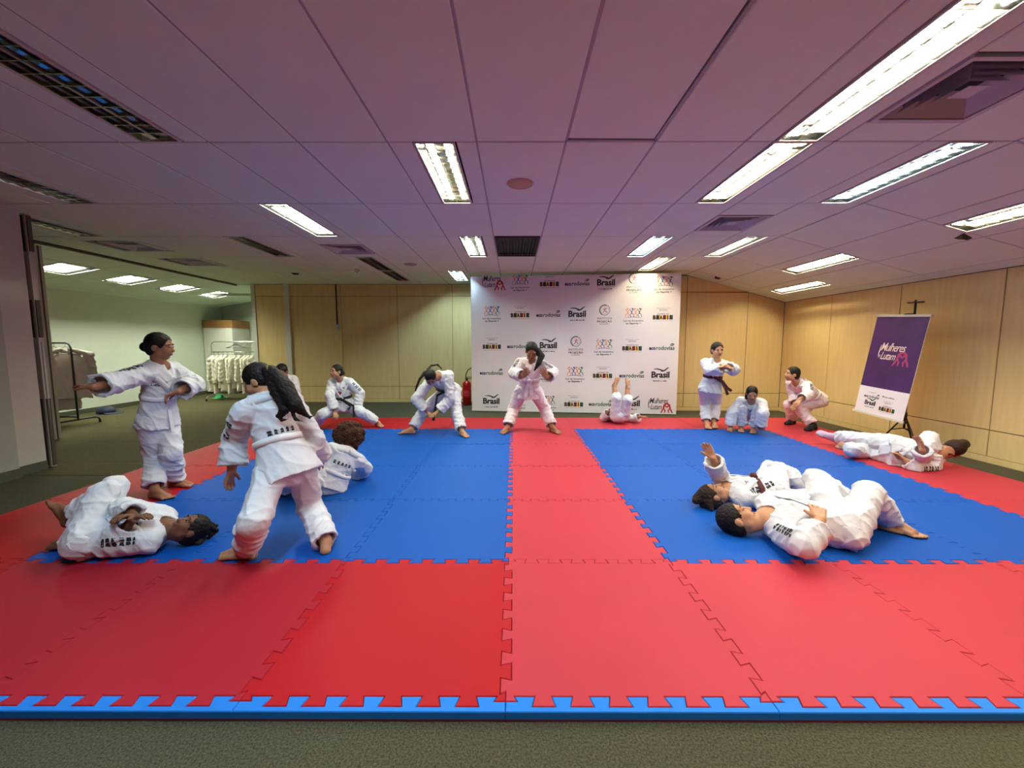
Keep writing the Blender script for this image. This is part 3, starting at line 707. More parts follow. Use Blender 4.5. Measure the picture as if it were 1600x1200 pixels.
tag(dr, 'grey partition door leaf with dark wood edge plates against the near left wall', 'door')

# ---------------------------------------------------------------- cabinet in the far corner
cb = empty('storage_cabinet', (-8.17, 11.78, 0)); tag(cb, 'tall white cabinet with brown top in the corner of the far room', 'cabinet')
W, D, HH = .40, .38, 2.05
b = MB(); b.box(-W, W, -D+.02, D, .05, HH, 'cab_white'); b.build('body', cb)
b = MB(); b.bbox(-W-.01, W+.01, -D, D, HH-.22, HH, 'cab_brown', b=.004); b.build('top_panel', cb)
b = MB(); b.box(-W+.02, W-.02, -D+.06, D-.02, 0, .05, 'black'); b.build('plinth', cb)
for s, (x0, x1) in enumerate(((-W+.004, .20-.003), (.20+.003, W-.004))):
    b = MB(); b.bbox(x0, x1, -D, -D+.02, .06, HH-.225, 'cab_white', b=.003); d_ = b.build('door', cb)
    b = MB(); b.tube([((x1-.05) if s == 0 else (x0+.05), -D-.03, .85), ((x1-.05) if s == 0 else (x0+.05), -D-.03, 1.1)], .008, 'chrome'); b.build('handle', d_)
gc = empty('green_cone', (-7.55, 10.45, 0)); b = MB(); b.lathe([(.17, 0), (.17, .012), (.10, .02), (.085, .05), (.04, .16), (.025, .17)], (0, 0, 0), 'cone_green', 18); b.build('body', gc)
b = MB(); b.lathe([(.026, .17), (.02, .18), (.008, .18)], (0, 0, 0), 'cone_green', 18); b.build('rim', gc)
tag(gc, 'small green marker cone on the carpet by the white clothes rack', 'cone')
# dark cap left on the carpet
cp = empty('dark_cap', (-8.15, 8.1, 0))
b = MB(); b.lathe([(.15, 0), (.15, .05), (.13, .10), (.08, .135), (.01, .145)], (0, 0, 0), 'ink_navy', 18); b.build('crown', cp)
b = MB(); v = []; 
for i in range(13):
    t = -1.2+2.4*i/12; v += [(.14*math.cos(t), .14*math.sin(t), .03), (.28*math.cos(t*.75), .24*math.sin(t*.75), .012), (.28*math.cos(t*.75), .24*math.sin(t*.75), .006), (.14*math.cos(t), .14*math.sin(t), .02)]
b.add(v, [(4*i+k, 4*i+(k+1) % 4, 4*i+4+(k+1) % 4, 4*i+4+k) for i in range(12) for k in range(4)], 'ink_navy', True); b.build('peak', cp)
tag(cp, 'dark blue cap lying on the carpet behind the black clothes rack', 'cap')
# ================================================================ IMPLICIT SURFACES (bodies, clothes, hair)
f32 = np.float32
def V3(*a): return np.array(a, float)
def nrm(v): v = np.asarray(v, float); return v/(np.linalg.norm(v)+1e-12)
def perp(v, d): return nrm(np.asarray(v, float)-np.dot(v, d)*np.asarray(d))
class Prim:
    """one blob of an implicit shape: capsule with two radii (a, b), optional flattening, flat end and ring folds; or an ellipsoid"""
    def __init__(s, a, b=None, ra=.05, rb=None, flat=None, k=.02, cut=None, fold=None, ell=None, op='u'):
        s.a = np.asarray(a, float); s.b = np.asarray(b if b is not None else a, float); s.ra = ra; s.rb = ra if rb is None else rb
        s.flat = flat; s.k = k; s.cut = cut; s.fold = fold; s.ell = ell; s.op = op
    def box(s):
        if s.ell is not None: e = max(s.ell[1]); return s.a-e, s.a+e
        m = max(s.ra, s.rb); return np.minimum(s.a, s.b)-m, np.maximum(s.a, s.b)+m
    def ev(s, P):
        if s.ell is not None:
            R, rad = s.ell; q = (P-s.a.astype(P.dtype)) @ np.asarray(R, P.dtype).T
            k0 = np.sqrt(((q/np.asarray(rad, P.dtype))**2).sum(-1)); k1 = np.sqrt(((q/np.asarray(rad, P.dtype)**2)**2).sum(-1))+1e-6
            return k0*(k0-1)/k1
        ab = (s.b-s.a).astype(P.dtype); l2 = float(ab@ab); q = P-s.a.astype(P.dtype)
        if l2 > 1e-10: h = np.clip((q@ab)/l2, 0, 1); q = q-h[..., None]*ab
        else: h = np.zeros(P.shape[:-1], P.dtype)
        if s.flat is not None:
            n, fl = s.flat; n = np.asarray(n, P.dtype); c = q@n; q = q+(c*(1/fl-1))[..., None]*n; g = .5*(1+fl)
        else: g = 1
        d = (np.sqrt((q*q).sum(-1))-(s.ra+(s.rb-s.ra)*h))*g
        if s.fold is not None:
            amp, lam, ph = s.fold; L = math.sqrt(l2); u = perp(V3(.3, .5, .8), ab/L); v = np.cross(ab/L, u)
            t = h*L/lam+.35*np.sin((P@u.astype(P.dtype))*31+ph)+.3*np.sin((P@v.astype(P.dtype))*27+2*ph)
            d = d-amp*2.2*(.5+.5*np.sin(6.283*t+ph+1.2*np.arctan2(q@v.astype(P.dtype), q@u.astype(P.dtype))))**3
        if s.cut is not None:
            for p, n in s.cut: d = np.maximum(d, (P-np.asarray(p, P.dtype))@np.asarray(n, P.dtype))
        return d
def smin(a, b, k):
    h = np.maximum(k-np.abs(a-b), 0)/k
    return np.minimum(a, b)-h*h*h*k/6
_W = RNG.normal(size=(6, 3)); _W /= np.linalg.norm(_W, axis=1)[:, None]; _PH = RNG.uniform(0, 6.28, 12)
def wrinkle(P, seed, lam):
    """ridged, warped folds; about -.5 .. .5"""
    P = P+seed*.37; w = 6.283/lam; o = 0
    for i in range(3):
        ph = (P@_W[i].astype(P.dtype))*w*(.75+.3*i)+1.7*np.sin((P@_W[(i+2) % 6].astype(P.dtype))*w*.45+_PH[i])+1.1*np.sin((P@_W[(i+4) % 6].astype(P.dtype))*w*.8+_PH[i+3])
        o = o+(1-np.abs(np.sin(ph*.5)))**3*(.7-.14*i)
    return o-.30
def field_eval(prims, P):
    D = np.full(P.shape[:-1], 9., P.dtype)
    for p in prims:
        d = p.ev(P)
        if p.op == 'u': D = smin(D, d, p.k)
        else: D = np.maximum(D, -d)
    return D
def build_field(prims, res, disp=None, ground=None):
    lo = np.min([p.box()[0] for p in prims if p.op == 'u'], axis=0)-res*4-.012; hi = np.max([p.box()[1] for p in prims if p.op == 'u'], axis=0)+res*4+.012
    n = np.ceil((hi-lo)/res).astype(int)+1
    ax = [(lo[i]+res*np.arange(n[i])).astype(f32) for i in range(3)]
    D = np.full(tuple(n), 9., f32)
    for p in prims:
        m = (p.k if p.op == 'u' else 0)+res*3.5+(.02 if p.fold is not None else 0); a, b = p.box()
        i0 = np.clip(np.floor((a-m-lo)/res).astype(int), 0, n); i1 = np.clip(np.ceil((b+m-lo)/res).astype(int)+1, 0, n)
        if np.any(i1 <= i0): continue
        sl = tuple(slice(i0[i], i1[i]) for i in range(3))
        G = np.stack(np.meshgrid(*[ax[i][sl[i]] for i in range(3)], indexing='ij'), -1)
        d = p.ev(G)
        if p.op == 'u': D[sl] = smin(D[sl], d.astype(f32), p.k)
        else: D[sl] = np.maximum(D[sl], -d.astype(f32))
    if disp is not None:
        idx = np.nonzero(np.abs(D) < res*3+.012)
        P = np.stack([ax[i][idx[i]] for i in range(3)], -1); D[idx] += disp(P).astype(f32)
    if ground is not None: D = np.maximum(D, (ground-ax[2])[None, None, :].astype(f32))
    return D, lo, res
def surf_nets(D, lo, res):
    S = D < 0; nx, ny, nz = D.shape
    c = [S[i:nx-1+i, j:ny-1+j, k:nz-1+k] for i in (0, 1) for j in (0, 1) for k in (0, 1)]
    allv = c[0].copy(); anyv = c[0].copy()
    for q in c[1:]: allv &= q; anyv |= q
    act = anyv & ~allv; idx = np.argwhere(act)
    num = np.full(act.shape, -1, np.int32); num[act] = np.arange(len(idx))
    cv = np.stack([D[idx[:, 0]+i, idx[:, 1]+j, idx[:, 2]+k] for i in (0, 1) for j in (0, 1) for k in (0, 1)], 1)
    off = np.array([(i, j, k) for i in (0, 1) for j in (0, 1) for k in (0, 1)], float)
    acc = np.zeros((len(idx), 3)); cnt = np.zeros(len(idx))
    for a in range(8):
        for bb in range(a+1, 8):
            if np.abs(off[a]-off[bb]).sum() != 1: continue
            va, vb = cv[:, a], cv[:, bb]; m = (va < 0) != (vb < 0)
            t = np.where(m, va/np.where(m, va-vb, 1), 0)
            acc += np.where(m[:, None], off[a]+(off[bb]-off[a])*t[:, None], 0); cnt += m
    V = lo+(idx+acc/cnt[:, None])*res
    F = []
    for ax_ in range(3):
        sh = [slice(None)]*3; s2 = [slice(None)]*3; sh[ax_] = slice(0, -1); s2[ax_] = slice(1, None)
        e = S[tuple(sh)] != S[tuple(s2)]
        o1, o2 = [i for i in range(3) if i != ax_]
        e[tuple(slice(0, 1) if i == o1 else slice(None) for i in range(3))] = False
        e[tuple(slice(0, 1) if i == o2 else slice(None) for i in range(3))] = False
        p = np.argwhere(e)
        keep = (p[:, o1] < D.shape[o1]-1) & (p[:, o2] < D.shape[o2]-1); p = p[keep]
        if len(p) == 0: continue
        u1 = np.eye(3, dtype=int)[o1]; u2 = np.eye(3, dtype=int)[o2]
        g = lambda q: num[q[:, 0], q[:, 1], q[:, 2]]
        quad = np.stack([g(p-u1-u2), g(p-u2), g(p), g(p-u1)], 1)
        ins = S[p[:, 0], p[:, 1], p[:, 2]]; flip = ins if ax_ != 1 else ~ins
        quad[~flip] = quad[~flip][:, ::-1]
        F.append(quad)
    F = np.concatenate(F); F = F[(F >= 0).all(1)]
    return V, F
def np_mesh(name, V, F, mats, mi=None, smooth=True):
    me = bpy.data.meshes.new(name); me.vertices.add(len(V)); me.vertices.foreach_set('co', np.asarray(V, f32).ravel())
    me.loops.add(F.size); me.loops.foreach_set('vertex_index', F.astype(np.int32).ravel())
    me.polygons.add(len(F)); me.polygons.foreach_set('loop_start', np.arange(0, F.size, F.shape[1], dtype=np.int32))
    me.polygons.foreach_set('loop_total', np.full(len(F), F.shape[1], np.int32))
    for m in mats: me.materials.append(M[m] if isinstance(m, str) else m)
    if mi is not None: me.polygons.foreach_set('material_index', np.asarray(mi, np.int32))
    me.polygons.foreach_set('use_smooth', np.full(len(F), smooth)); me.update(calc_edges=True); return me
def implicit(name, prims, res, mats, base, parent=None, disp=None, mi_fn=None):
    D, lo, r = build_field(prims, res, disp, .0415); Vv, F = surf_nets(D, lo, r)
    me = np_mesh(name, Vv-base, F, mats, mi_fn(Vv, F) if mi_fn else None)
    return link(name, me, parent)

M['skin_a'] = mat('skin_brown', srgb(158, 108, 80), .5, .35, noise=(14, .06))
M['skin_b'] = mat('skin_tan', srgb(190, 138, 104), .5, .35, noise=(14, .06))
M['skin_c'] = mat('skin_deep', srgb(118, 76, 54), .5, .35, noise=(14, .06))
M['gi'] = mat('white_gi_cotton', srgb(222, 222, 228), .85, .15, noise=(9, .02), bump=(420, .15))
M['gi_pale'] = mat('white_gi_pinkish', srgb(228, 214, 217), .85, .15, noise=(9, .02), bump=(420, .15))
M['rackcloth'] = mat('hanging_gi_cotton', srgb(214, 208, 192), .85, .15, noise=(5, .04), bump=(300, .2))
M['rackcloth_grey'] = mat('hanging_coat_grey', srgb(176, 164, 158), .85, .15, noise=(5, .05), bump=(300, .2))
M['hair'] = mat('black_hair', srgb(24, 18, 17), .6, .2, noise=(40, .35), bump=(90, .25), scale=(3, 3, .8))
M['hair_brown'] = mat('brown_hair', srgb(50, 33, 25), .6, .2, noise=(30, .35), bump=(60, .5), scale=(3, 3, .8))
M['hair_curl'] = mat('brown_curly_hair', srgb(66, 38, 24), .75, .2, noise=(60, .5), bump=(70, 1.0))
M['belt_white'] = mat('belt_white', srgb(236, 234, 236), .8)
M['belt_brown'] = mat('belt_brown', srgb(74, 22, 26), .7)
M['belt_black'] = mat('belt_black', srgb(30, 28, 30), .7)
M['shirt_red'] = mat('undershirt_red', srgb(150, 30, 40), .8)
M['shirt_black'] = mat('undershirt_black', srgb(34, 32, 34), .8)
M['shirt_white'] = mat('undershirt_white', srgb(225, 222, 226), .8)
M['collar_olive'] = mat('collar_olive', srgb(120, 106, 44), .8)
M['sock_black'] = mat('sock_black', srgb(20, 20, 22), .8)
M['sock_lilac'] = mat('sock_lilac', srgb(190, 164, 186), .8)
M['eye_white'] = mat('eye_white', srgb(168, 156, 146), .5)
M['eye_dark'] = mat('eye_dark', srgb(30, 20, 16), .2)
M['lip'] = mat('lip', srgb(124, 72, 62), .5)
M['logo_ink'] = mat('gi_print', srgb(40, 38, 48), .8)
M['logo_pink'] = mat('gi_print_pink', srgb(170, 60, 80), .8)

# ---------------------------------------------------------------- posing from the photograph: rays through the lens of the scene's camera
CP, SP, CY, SY = math.cos(PITCH), math.sin(PITCH), math.cos(YAW), math.sin(YAW)
def ray(u, v):
    a, b_ = (u-800)/FPX, (v-600)/FPX; X, Y, Z = a, CP-b_*SP, -SP-b_*CP
    return np.array([X*CY+Y*SY, -X*SY+Y*CY, Z])
CAM = np.array([0, 0, CAM_Z])
def at_z(u, v, z): d = ray(u, v); return CAM+d*((z-CAM_Z)/d[2])
def at_y(u, v, y): d = ray(u, v); return CAM+d*(y/d[1])
REPORT = []
def ik(spec, a, c, L1, L2, nm):
    """middle joint between a and c: the point of the joint circle that projects closest to the pixel"""
    v = c-a; D = np.linalg.norm(v); n = v/D; k = 1.0
    if D > (L1+L2)*.985: k = D/((L1+L2)*.985); REPORT.append((nm, 'stretch', round(float(k), 2)))
    l1, l2 = L1*k, L2*k
    if D < abs(l1-l2)+.02: REPORT.append((nm, 'short', round(float(D), 2))); D2 = abs(l1-l2)+.02
    else: D2 = D
    x = (l1*l1-l2*l2+D2*D2)/(2*D2); r = math.sqrt(max(l1*l1-x*x, 0)); e1 = perp(V3(.31, .77, .55), n); e2 = np.cross(n, e1)
    ph = np.linspace(0, 2*math.pi, 721)[:-1]; X = a+n*x+r*(np.cos(ph)[:, None]*e1+np.sin(ph)[:, None]*e2)
    Rl = X-CAM; d = nrm(ray(*spec[:2])); t = Rl@d; e = np.linalg.norm(Rl-t[:, None]*d, axis=1)
    e = e+np.maximum(.08-X[:, 2], 0)*2
    if len(spec) > 3 and spec[3] != 0: e = e+(-.12*spec[3])*(t-t.mean())
    j = int(np.argmin(e)); q = X[j]; px = project(q); err = math.hypot(px[0]-spec[0], px[1]-spec[1])
    if err > 8: REPORT.append((nm, 'px', round(err)))
    return q
def project(p):
    X, Y, Z = p[0], p[1], p[2]-CAM_Z; X, Y = X*CY-Y*SY, X*SY+Y*CY
    zc = Y*CP-Z*SP; yd = -(Z*CP+Y*SP); return 800+FPX*X/zc, 600+FPX*yd/zc
def solve(spec, parent, L, tagname, rep=True):
    u, v, m = spec[:3]
    if m == 'z': p = at_z(u, v, spec[3])
    elif m == 'y': p = at_y(u, v, spec[3])
    elif m == 'd': p = at_y(u, v, parent[1]+spec[3])
    else:
        d = nrm(ray(u, v)); q = parent-CAM; t0 = q@d; h2 = L*L-(q@q-t0*t0)
        t = t0+(m*math.sqrt(h2) if h2 > 0 else 0); p = CAM+d*t
        if h2 <= 0: REPORT.append((tagname, 'far', round(float(np.linalg.norm(p-parent)/L), 2)))
    if rep and parent is not None and m in ('z', 'y', 'd') and tagname not in ('h', 'tail') and '.toe' not in tagname and '.hand' not in tagname and '.head' not in tagname:
        r = np.linalg.norm(p-parent)/L
        if r > 1.12 or r < .88: REPORT.append((tagname, m, round(float(r), 2)))
    return p

class Pose: pass
def person(spec):
    """spec: dict with joints given as photograph pixels; lengths follow the standing height H"""
    H = spec['H']; q = Pose(); nm = spec['id']; s = H/1.4
    P = solve(spec['pelvis'], None, 1, nm)
    N = solve(spec['neck'], P, spec.get('trunk', .29)*H, nm+'.neck')
    th = math.atan2(-P[0], P[1]); ct, st_ = math.cos(th), math.sin(th)
    vw = lambda v: np.array([v[0]*ct-v[1]*st_, v[0]*st_+v[1]*ct, v[2]], float)     # directions are given as seen from the viewpoint: right, away, up
    axs, axh = nrm(vw(spec['axs'])), nrm(vw(spec['axh'])); spine = nrm(N-P)
    axs = perp(axs, spine); axh = perp(axh, spine)
    fr = np.cross(axs, spine); fr = nrm(fr); fr = fr if fr@vw(spec['front']) > 0 else -fr
    rs = -1 if np.cross(axs, spine)@fr > 0 else 1   # +1: side B is the anatomical right
    SH = [N-spine*.045*H-axs*.098*H, N-spine*.045*H+axs*.098*H]
    HP = [P-axh*.058*H-spine*.02*H, P+axh*.058*H-spine*.02*H]
    J = {}
    for i, sd in enumerate('AB'):
        a = spec['arm'+sd]
        if a[0][2] == 'ik':
            w_ = solve(a[1], SH[i], .25*H, nm+'.wri'+sd, False); e = ik(a[0], SH[i], w_, .168*H, .142*H, nm+'.elb'+sd)
        else: e = solve(a[0], SH[i], .168*H, nm+'.elb'+sd); w_ = solve(a[1], e, .142*H, nm+'.wri'+sd)
        h = solve(a[2], w_, .105*H, nm+'.hand'+sd)
        h = w_+nrm(h-w_)*.105*H; J['arm'+sd] = (SH[i], e, w_, h)
        l = spec['leg'+sd]
        if l[0][2] == 'ik':
            an = solve(l[1], HP[i], .4*H, nm+'.ank'+sd, False); k = ik(l[0], HP[i], an, .245*H, .235*H, nm+'.knee'+sd)
        else: k = solve(l[0], HP[i], .245*H, nm+'.knee'+sd); an = solve(l[1], k, .235*H, nm+'.ank'+sd)
        to = solve(l[2], an, .13*H, nm+'.toe'+sd)
        to = an+nrm(to-an)*.135*H; J['leg'+sd] = (HP[i], k, an, to)
    Hc = solve(spec['head'], N, .125*H, nm+'.head'); Hc = N+nrm(Hc-N)*.118*H*spec.get('neckl', 1)
    fF = nrm(vw(spec['face'])); fU = perp(vw(spec['up']), fF); fR = np.cross(fF, fU)
    res = spec.get('res', .0075); base = V3(P[0], P[1], .04)
    hs = spec.get('hs', 1)*H*.148/.21
    def footdir(A, K, T, so):
        fd = nrm(T-A)
        if so is not None: return fd, perp(vw(so), fd)
        if A[2] < .135 and K[2] > A[2]+.1: fd = nrm(V3(fd[0], fd[1], 0)); return fd, V3(0, 0, -1.)      # a foot flat on the mat
        return fd, perp(A-K, fd)
    # ---------------- body
    B = []
    add = lambda *a, **k: B.append(Prim(*a, **k))
    g = lambda x, y, z: Hc+(fR*x+fF*y+fU*z)*hs
    RH = np.stack([fR, fF, fU])
    add(g(0, -.012, .022), ell=(RH, np.array([.072, .090, .084])*hs), k=.02)
    add(g(0, .022, -.035), ell=(RH, np.array([.056, .062, .070])*hs), k=.03*hs)
    add(g(0, .052, -.088), ra=.022*hs, k=.03*hs)
    for sx in (-1, 1):
        add(g(.030*sx, .056, -.034), ra=.026*hs, k=.035*hs)
        add(g(.042*sx, .016, -.064), ra=.022*hs, k=.035*hs)
        add(g(.074*sx, -.006, -.016), ell=(RH, np.array([.010, .020, .030])*hs), k=.006*hs)
        add(g(.029*sx, .078, .022), g(.050*sx, .062, .018), .010*hs, .008*hs, k=.012*hs)
        B.append(Prim(g(.030*sx, .100, .002), ell=(RH, np.array([.018, .016, .011])*hs), op='s'))
    add(g(0, .080, .004), g(0, .098, -.030), .0085*hs, .0125*hs, k=.010*hs)
    for sx in (-1, 1): add(g(.011*sx, .088, -.032), ra=.009*hs, k=.006*hs)
    add(g(0, .080, -.060), ell=(RH, np.array([.026, .012, .013])*hs), k=.010*hs)
    add(N-spine*.02*H, g(0, -.018, -.055), .040*H, .035*H, k=.03)
    for e_ in (-1, 1): add(N+spine*.005*H, N-spine*.035*H+axs*e_*.07*H, .032*H, .036*H, k=.03)
    FL = (fr, .68)
    W_ = P+spine*.11*H
    add(N-spine*.10*H, W_, .088*H, .076*H, flat=FL, k=.03); add(W_, P, .074*H, .080*H, flat=(fr, .75), k=.03)
    add(SH[0]+spine*.0, SH[1], .042*H, k=.03); add(N-spine*.035*H+fr*.005*H, N-spine*.09*H+fr*.012*H, .045*H, .06*H, flat=(fr, .8), k=.03)
    handinfo = []
    for i, sd in enumerate('AB'):
        S0, E, Wr, Hd = J['arm'+sd]
        add(S0, E, .036*H, .028*H, k=.02); add(E, Wr, .028*H, .019*H, k=.015)
        d = nrm(Hd-Wr); fa = nrm(Wr-E)
        pn = spec.get('palm'+sd); pn = perp(vw(pn), d) if pn is not None else perp(fr*.3+np.array([0, 0, -1.])+.01*spine, d)
        side = np.cross(d, pn)*(1 if (i == 1) == (rs > 0) else -1); Lh = .105*H
        curl = spec.get('curl'+sd, .35)
        pm = 1.0
        for j in range(4):
            o = (j-1.5)*.0185*s
            K = Wr+d*.50*Lh+side*(-o)*1.05
            add(Wr+side*(-o)*.55+d*.04*Lh, K, .0125*s, .0115*s, flat=(pn, .95), k=.012)
            ln = (.43, .50, .46, .36)[j]*Lh*.98; p0 = K; dd = nrm(d+side*(-o)*5.5/s*.6*.018/.0185); c = curl*(.6+.12*j)
            for sg, fr_ in enumerate((.44, .32, .24)):
                dd = nrm(dd*math.cos(c)+pn*math.sin(c)); p1 = p0+dd*ln*fr_
                add(p0, p1, (.0094-.0008*sg)*s, (.0088-.0008*sg)*s, k=.004); p0 = p1
        t0 = Wr+d*.14*Lh+side*.020*s; t1 = Wr+d*.36*Lh+side*.044*s+pn*.012*s; t2 = t1+nrm(d*.8+side*.35+pn*.35)*.25*Lh
        add(t0, t1, .0125*s, .0105*s, k=.012); add(t1, t2, .0105*s, .0085*s, k=.005)
        Hp, K, A, T = J['leg'+sd]
        add(Hp, K, .056*H, .040*H, k=.03); add(K, K+(A-K)*.35, .040*H, .040*H, k=.02); add(K+(A-K)*.3, A, .040*H, .023*H, k=.02)
        fd, dn = footdir(A, K, T, spec.get('sole'+sd))
        hl = A+dn*.030*H-fd*.020*H; ball = A+fd*.090*H+dn*.030*H; lat = np.cross(fd, dn)
        add(A, hl, .024*H, .022*H, k=.015); add(hl, ball, .021*H, .015*H, k=.015); add(A+fd*.01*H, ball-dn*.006*H, .024*H, .015*H, k=.02)
        for t in (-1, 1): add(A+fd*.03*H+dn*.027*H+lat*.01*H*t, ball+lat*.019*H*t, .017*H, .012*H, k=.015)
        tl = 1 if (i == 1) == (rs > 0) else -1
        for j in range(5):
            o = (j-2)*.0125*H*tl; ln = (.052, .050, .045, .038, .030)[j]*H
            st = ball+lat*(-o)*1.0-fd*.004*H+dn*.004*H; add(st, st+fd*(ln-.010*H)+dn*.001*H, (.0085 if j == 0 else .0062)*H, (.0078 if j == 0 else .0058)*H, k=.004)
    skin = spec.get('skin', 'skin_a')
    sock = spec.get('sock')
    mats = [skin]; mi_fn = None
    body = implicit('person', B, res, mats, base)
    body.location = base
    tag(body, spec['label'], 'person', spec.get('group', 'children in white training suits'))
    # ---------------- eyes, brows, lips
    def onface(x, z, lift):
        ts = np.linspace(.14, .03, 120)*hs; X = Hc+fR*x*hs+fU*z*hs+np.outer(ts, fF); i_ = int(np.argmax(field_eval(B, X) < 0)); return X[i_]+fF*lift*hs-base
    for sx in (-1, 1):
        c = g(.030*sx, .0775, .001); mb = MB(); n = 10; vs = []; r = .0125*hs
        for a in range(7):
            th = math.pi*a/6
            for k_ in range(n):
                ph = 2*math.pi*k_/n; vs.append(tuple(c-base+(fF*math.cos(th)*.80+(fR*math.cos(ph)*1.05+fU*math.sin(ph)*.52)*math.sin(th))*r))
        fw = [(a*n+k_, a*n+(k_+1) % n, (a+1)*n+(k_+1) % n, (a+1)*n+k_) for a in range(6) for k_ in range(n)]
        mb.add(vs, [f_ for i_, f_ in enumerate(fw) if i_ >= 2*n], 'eye_white', True); mb.add(vs, fw[:2*n], 'eye_dark', True)
        if spec.get('eyes', 'open') == 'open': mb.build('eye', body)
        bp = [onface(x*sx, z, .0002) for x, z in ((.013, .021), (.022, .0255), (.033, .026), (.046, .021))]
        mb = MB(); mb.tube(bp, [.0022*hs, .0030*hs, .0026*hs, .0012*hs], 'hair', n=6); mb.build('eyebrow', body)
    mb = MB(); mb.tube([onface(x, z, -.001) for x, z in ((-.022, -.060), (-.010, -.0570), (0, -.0585), (.010, -.0570), (.022, -.060))], [.0015*hs, .0042*hs, .004*hs, .0042*hs, .0015*hs], 'lip', n=6)
    mb.tube([onface(x, z, -.0012) for x, z in ((-.019, -.062), (-.008, -.0655), (.008, -.0655), (.019, -.062))], [.0015*hs, .0045*hs, .0045*hs, .0015*hs], 'lip', n=6); mb.build('lips', body)
    # ---------------- hair
    hp = spec.get('hairprims'); hm = spec.get('hairmat', 'hair'); HA = []
    if spec.get('afro'):
        HA.append(Prim(g(*spec['afro'][:3]), ell=(RH, np.array([1, 1, .92])*spec['afro'][3]*hs), k=.02))
        for k_ in range(70):
            v = RNG.normal(size=3); v /= np.linalg.norm(v); r = spec['afro'][3]*hs
            HA.append(Prim(g(*spec['afro'][:3])+v*r*.93, ra=r*RNG.uniform(.13, .24), k=.012))
    else:
        HA.append(Prim(g(0, -.016, .026), ell=(RH, np.array([.081, .096, .091])*hs), k=.02))
        HA.append(Prim(g(0, -.045, -.03), ell=(RH, np.array([.074, .058, .062])*hs), k=.03*hs))
    HA.append(Prim(g(0, .088, -.027), ell=(RH, np.array([.066, .080, .096])*hs), op='s'))
    for sx in (-1, 1): HA.append(Prim(g(.082*sx, .010, -.028), ell=(RH, np.array([.03, .026, .036])*hs), op='s'))
    for h in (hp or []):
        pts = [np.array(solve(x, Hc, .1, 'h')) if x[2] in ('d', 'y', 'z') else g(*x) for x in h[0]]; rs = h[1]
        for a in range(len(pts)-1): HA.append(Prim(pts[a], pts[a+1], rs[a]*hs, rs[a+1]*hs, k=.012))
        if len(pts) == 1: HA.append(Prim(pts[0], ra=rs[0]*hs, k=.012))
    hd = lambda X: (wrinkle(X, 3, .028)*.006+wrinkle(X, 5, .012)*.003) if not spec.get('afro') else wrinkle(X, 3, .022)*.018
    implicit('hair', HA, spec.get('hres', res*.9), [hm], base, body, hd)
    if spec.get('hairtie'):
        a, m_, r = spec['hairtie']; c = np.array(solve(a, Hc, .1, 'h')) if len(a) == 4 else g(*a)
        mb = MB(); mb.tube([tuple(c-base+(fR*math.cos(t)+fU*math.sin(t))*r) for t in np.linspace(0, 6.283, 13)[:-1]], .006, m_, n=6, closed=True); mb.build('hair_tie', body)
    # ---------------- jacket
    cloth = spec.get('cloth', 'gi'); sd_ = RNG.uniform(0, 50)
    belt_t = spec.get('belt_t', .10); W_ = P+spine*belt_t*H; hem = spec.get('hem', .13); flare = spec.get('flare', .125)
    T_ = []; FL = (fr, .80)
    T_.append(Prim(N-spine*.085*H, W_, .097*H, .092*H, flat=FL, k=.03))
    T_.append(Prim(SH[0]+axs*.01*H-spine*.008*H, SH[1]-axs*.01*H-spine*.008*H, .050*H, k=.03, flat=(fr, .95)))
    T_.append(Prim(N-spine*.022*H-fr*.006*H, N-spine*.08*H, .052*H, .075*H, k=.03))
    for e_ in (-1, 1): T_.append(Prim(N-spine*.012*H-fr*.006*H, N-spine*.04*H+axs*e_*.085*H, .048*H, .046*H, k=.03))
    sk = spec.get('skirtdir'); sk = nrm(sk) if sk is not None else -spine
    HB = W_+sk*(hem+.02)*H
    T_.append(Prim(W_+spine*.01*H, HB, .090*H, flare*H, flat=(fr, .80), k=.02, cut=[(HB-sk*.012*H, sk)]))
    torso = list(T_)
    Jk = list(T_)
    Jk.append(Prim(HB-sk*.035*H, HB+sk*.06*H, flare*H*.68, flare*H*.93, flat=(fr, .74), op='s'))
    r1, r2, r3 = spec.get('sleeve', (.054, .050, .056)); cf = spec.get('cuff', .80)
    inner = []
    for sd in 'AB':
        S0, E, Wr, Hd = J['arm'+sd]; cfs = spec.get('cuff'+sd, cf); C = E+(Wr-E)*cfs; fd = nrm(Wr-E); ph = RNG.uniform(0, 6)
        Jk.append(Prim(S0, E, r1*H, r2*H, k=.025, fold=(.0016*s, .075*s, ph)))
        Jk.append(Prim(E, C+fd*.05, r2*H, r3*H, k=.018, fold=(.0024*s, .06*s, ph+1), cut=[(C, fd)]))
        inner.append(Prim(C-fd*.04*s, C+fd*.08, r3*H*.74, r3*H*.84, op='s'))
    Jk += inner
    Jk.append(Prim(N+spine*.06*H+fr*.016*H, N-spine*.005*H+fr*.016*H, .054*H, .042*H, op='s'))
    if spec.get('vneck', True): Jk.append(Prim(N-spine*.0*H+fr*.070*H, N-spine*.085*H+fr*.100*H, .034*H, .014*H, op='s'))
    jres = spec.get('jres', res*1.05)
    wd = lambda X: -wrinkle(X, sd_, .17*s)*.013*s-wrinkle(X, sd_+9, .07*s)*.003*s-.002
    jk = implicit('jacket', Jk, jres, [cloth], base, body, wd)
    # ---------------- trousers
    Tr = []; hp_, kp, ap = spec.get('pant', (.068, .056, .054)); pc = spec.get('pcuff', .88)
    Tr.append(Prim(P+spine*.05*H, P-spine*.02*H, .080*H, .090*H, flat=(fr, .82), k=.03))
    sub = []
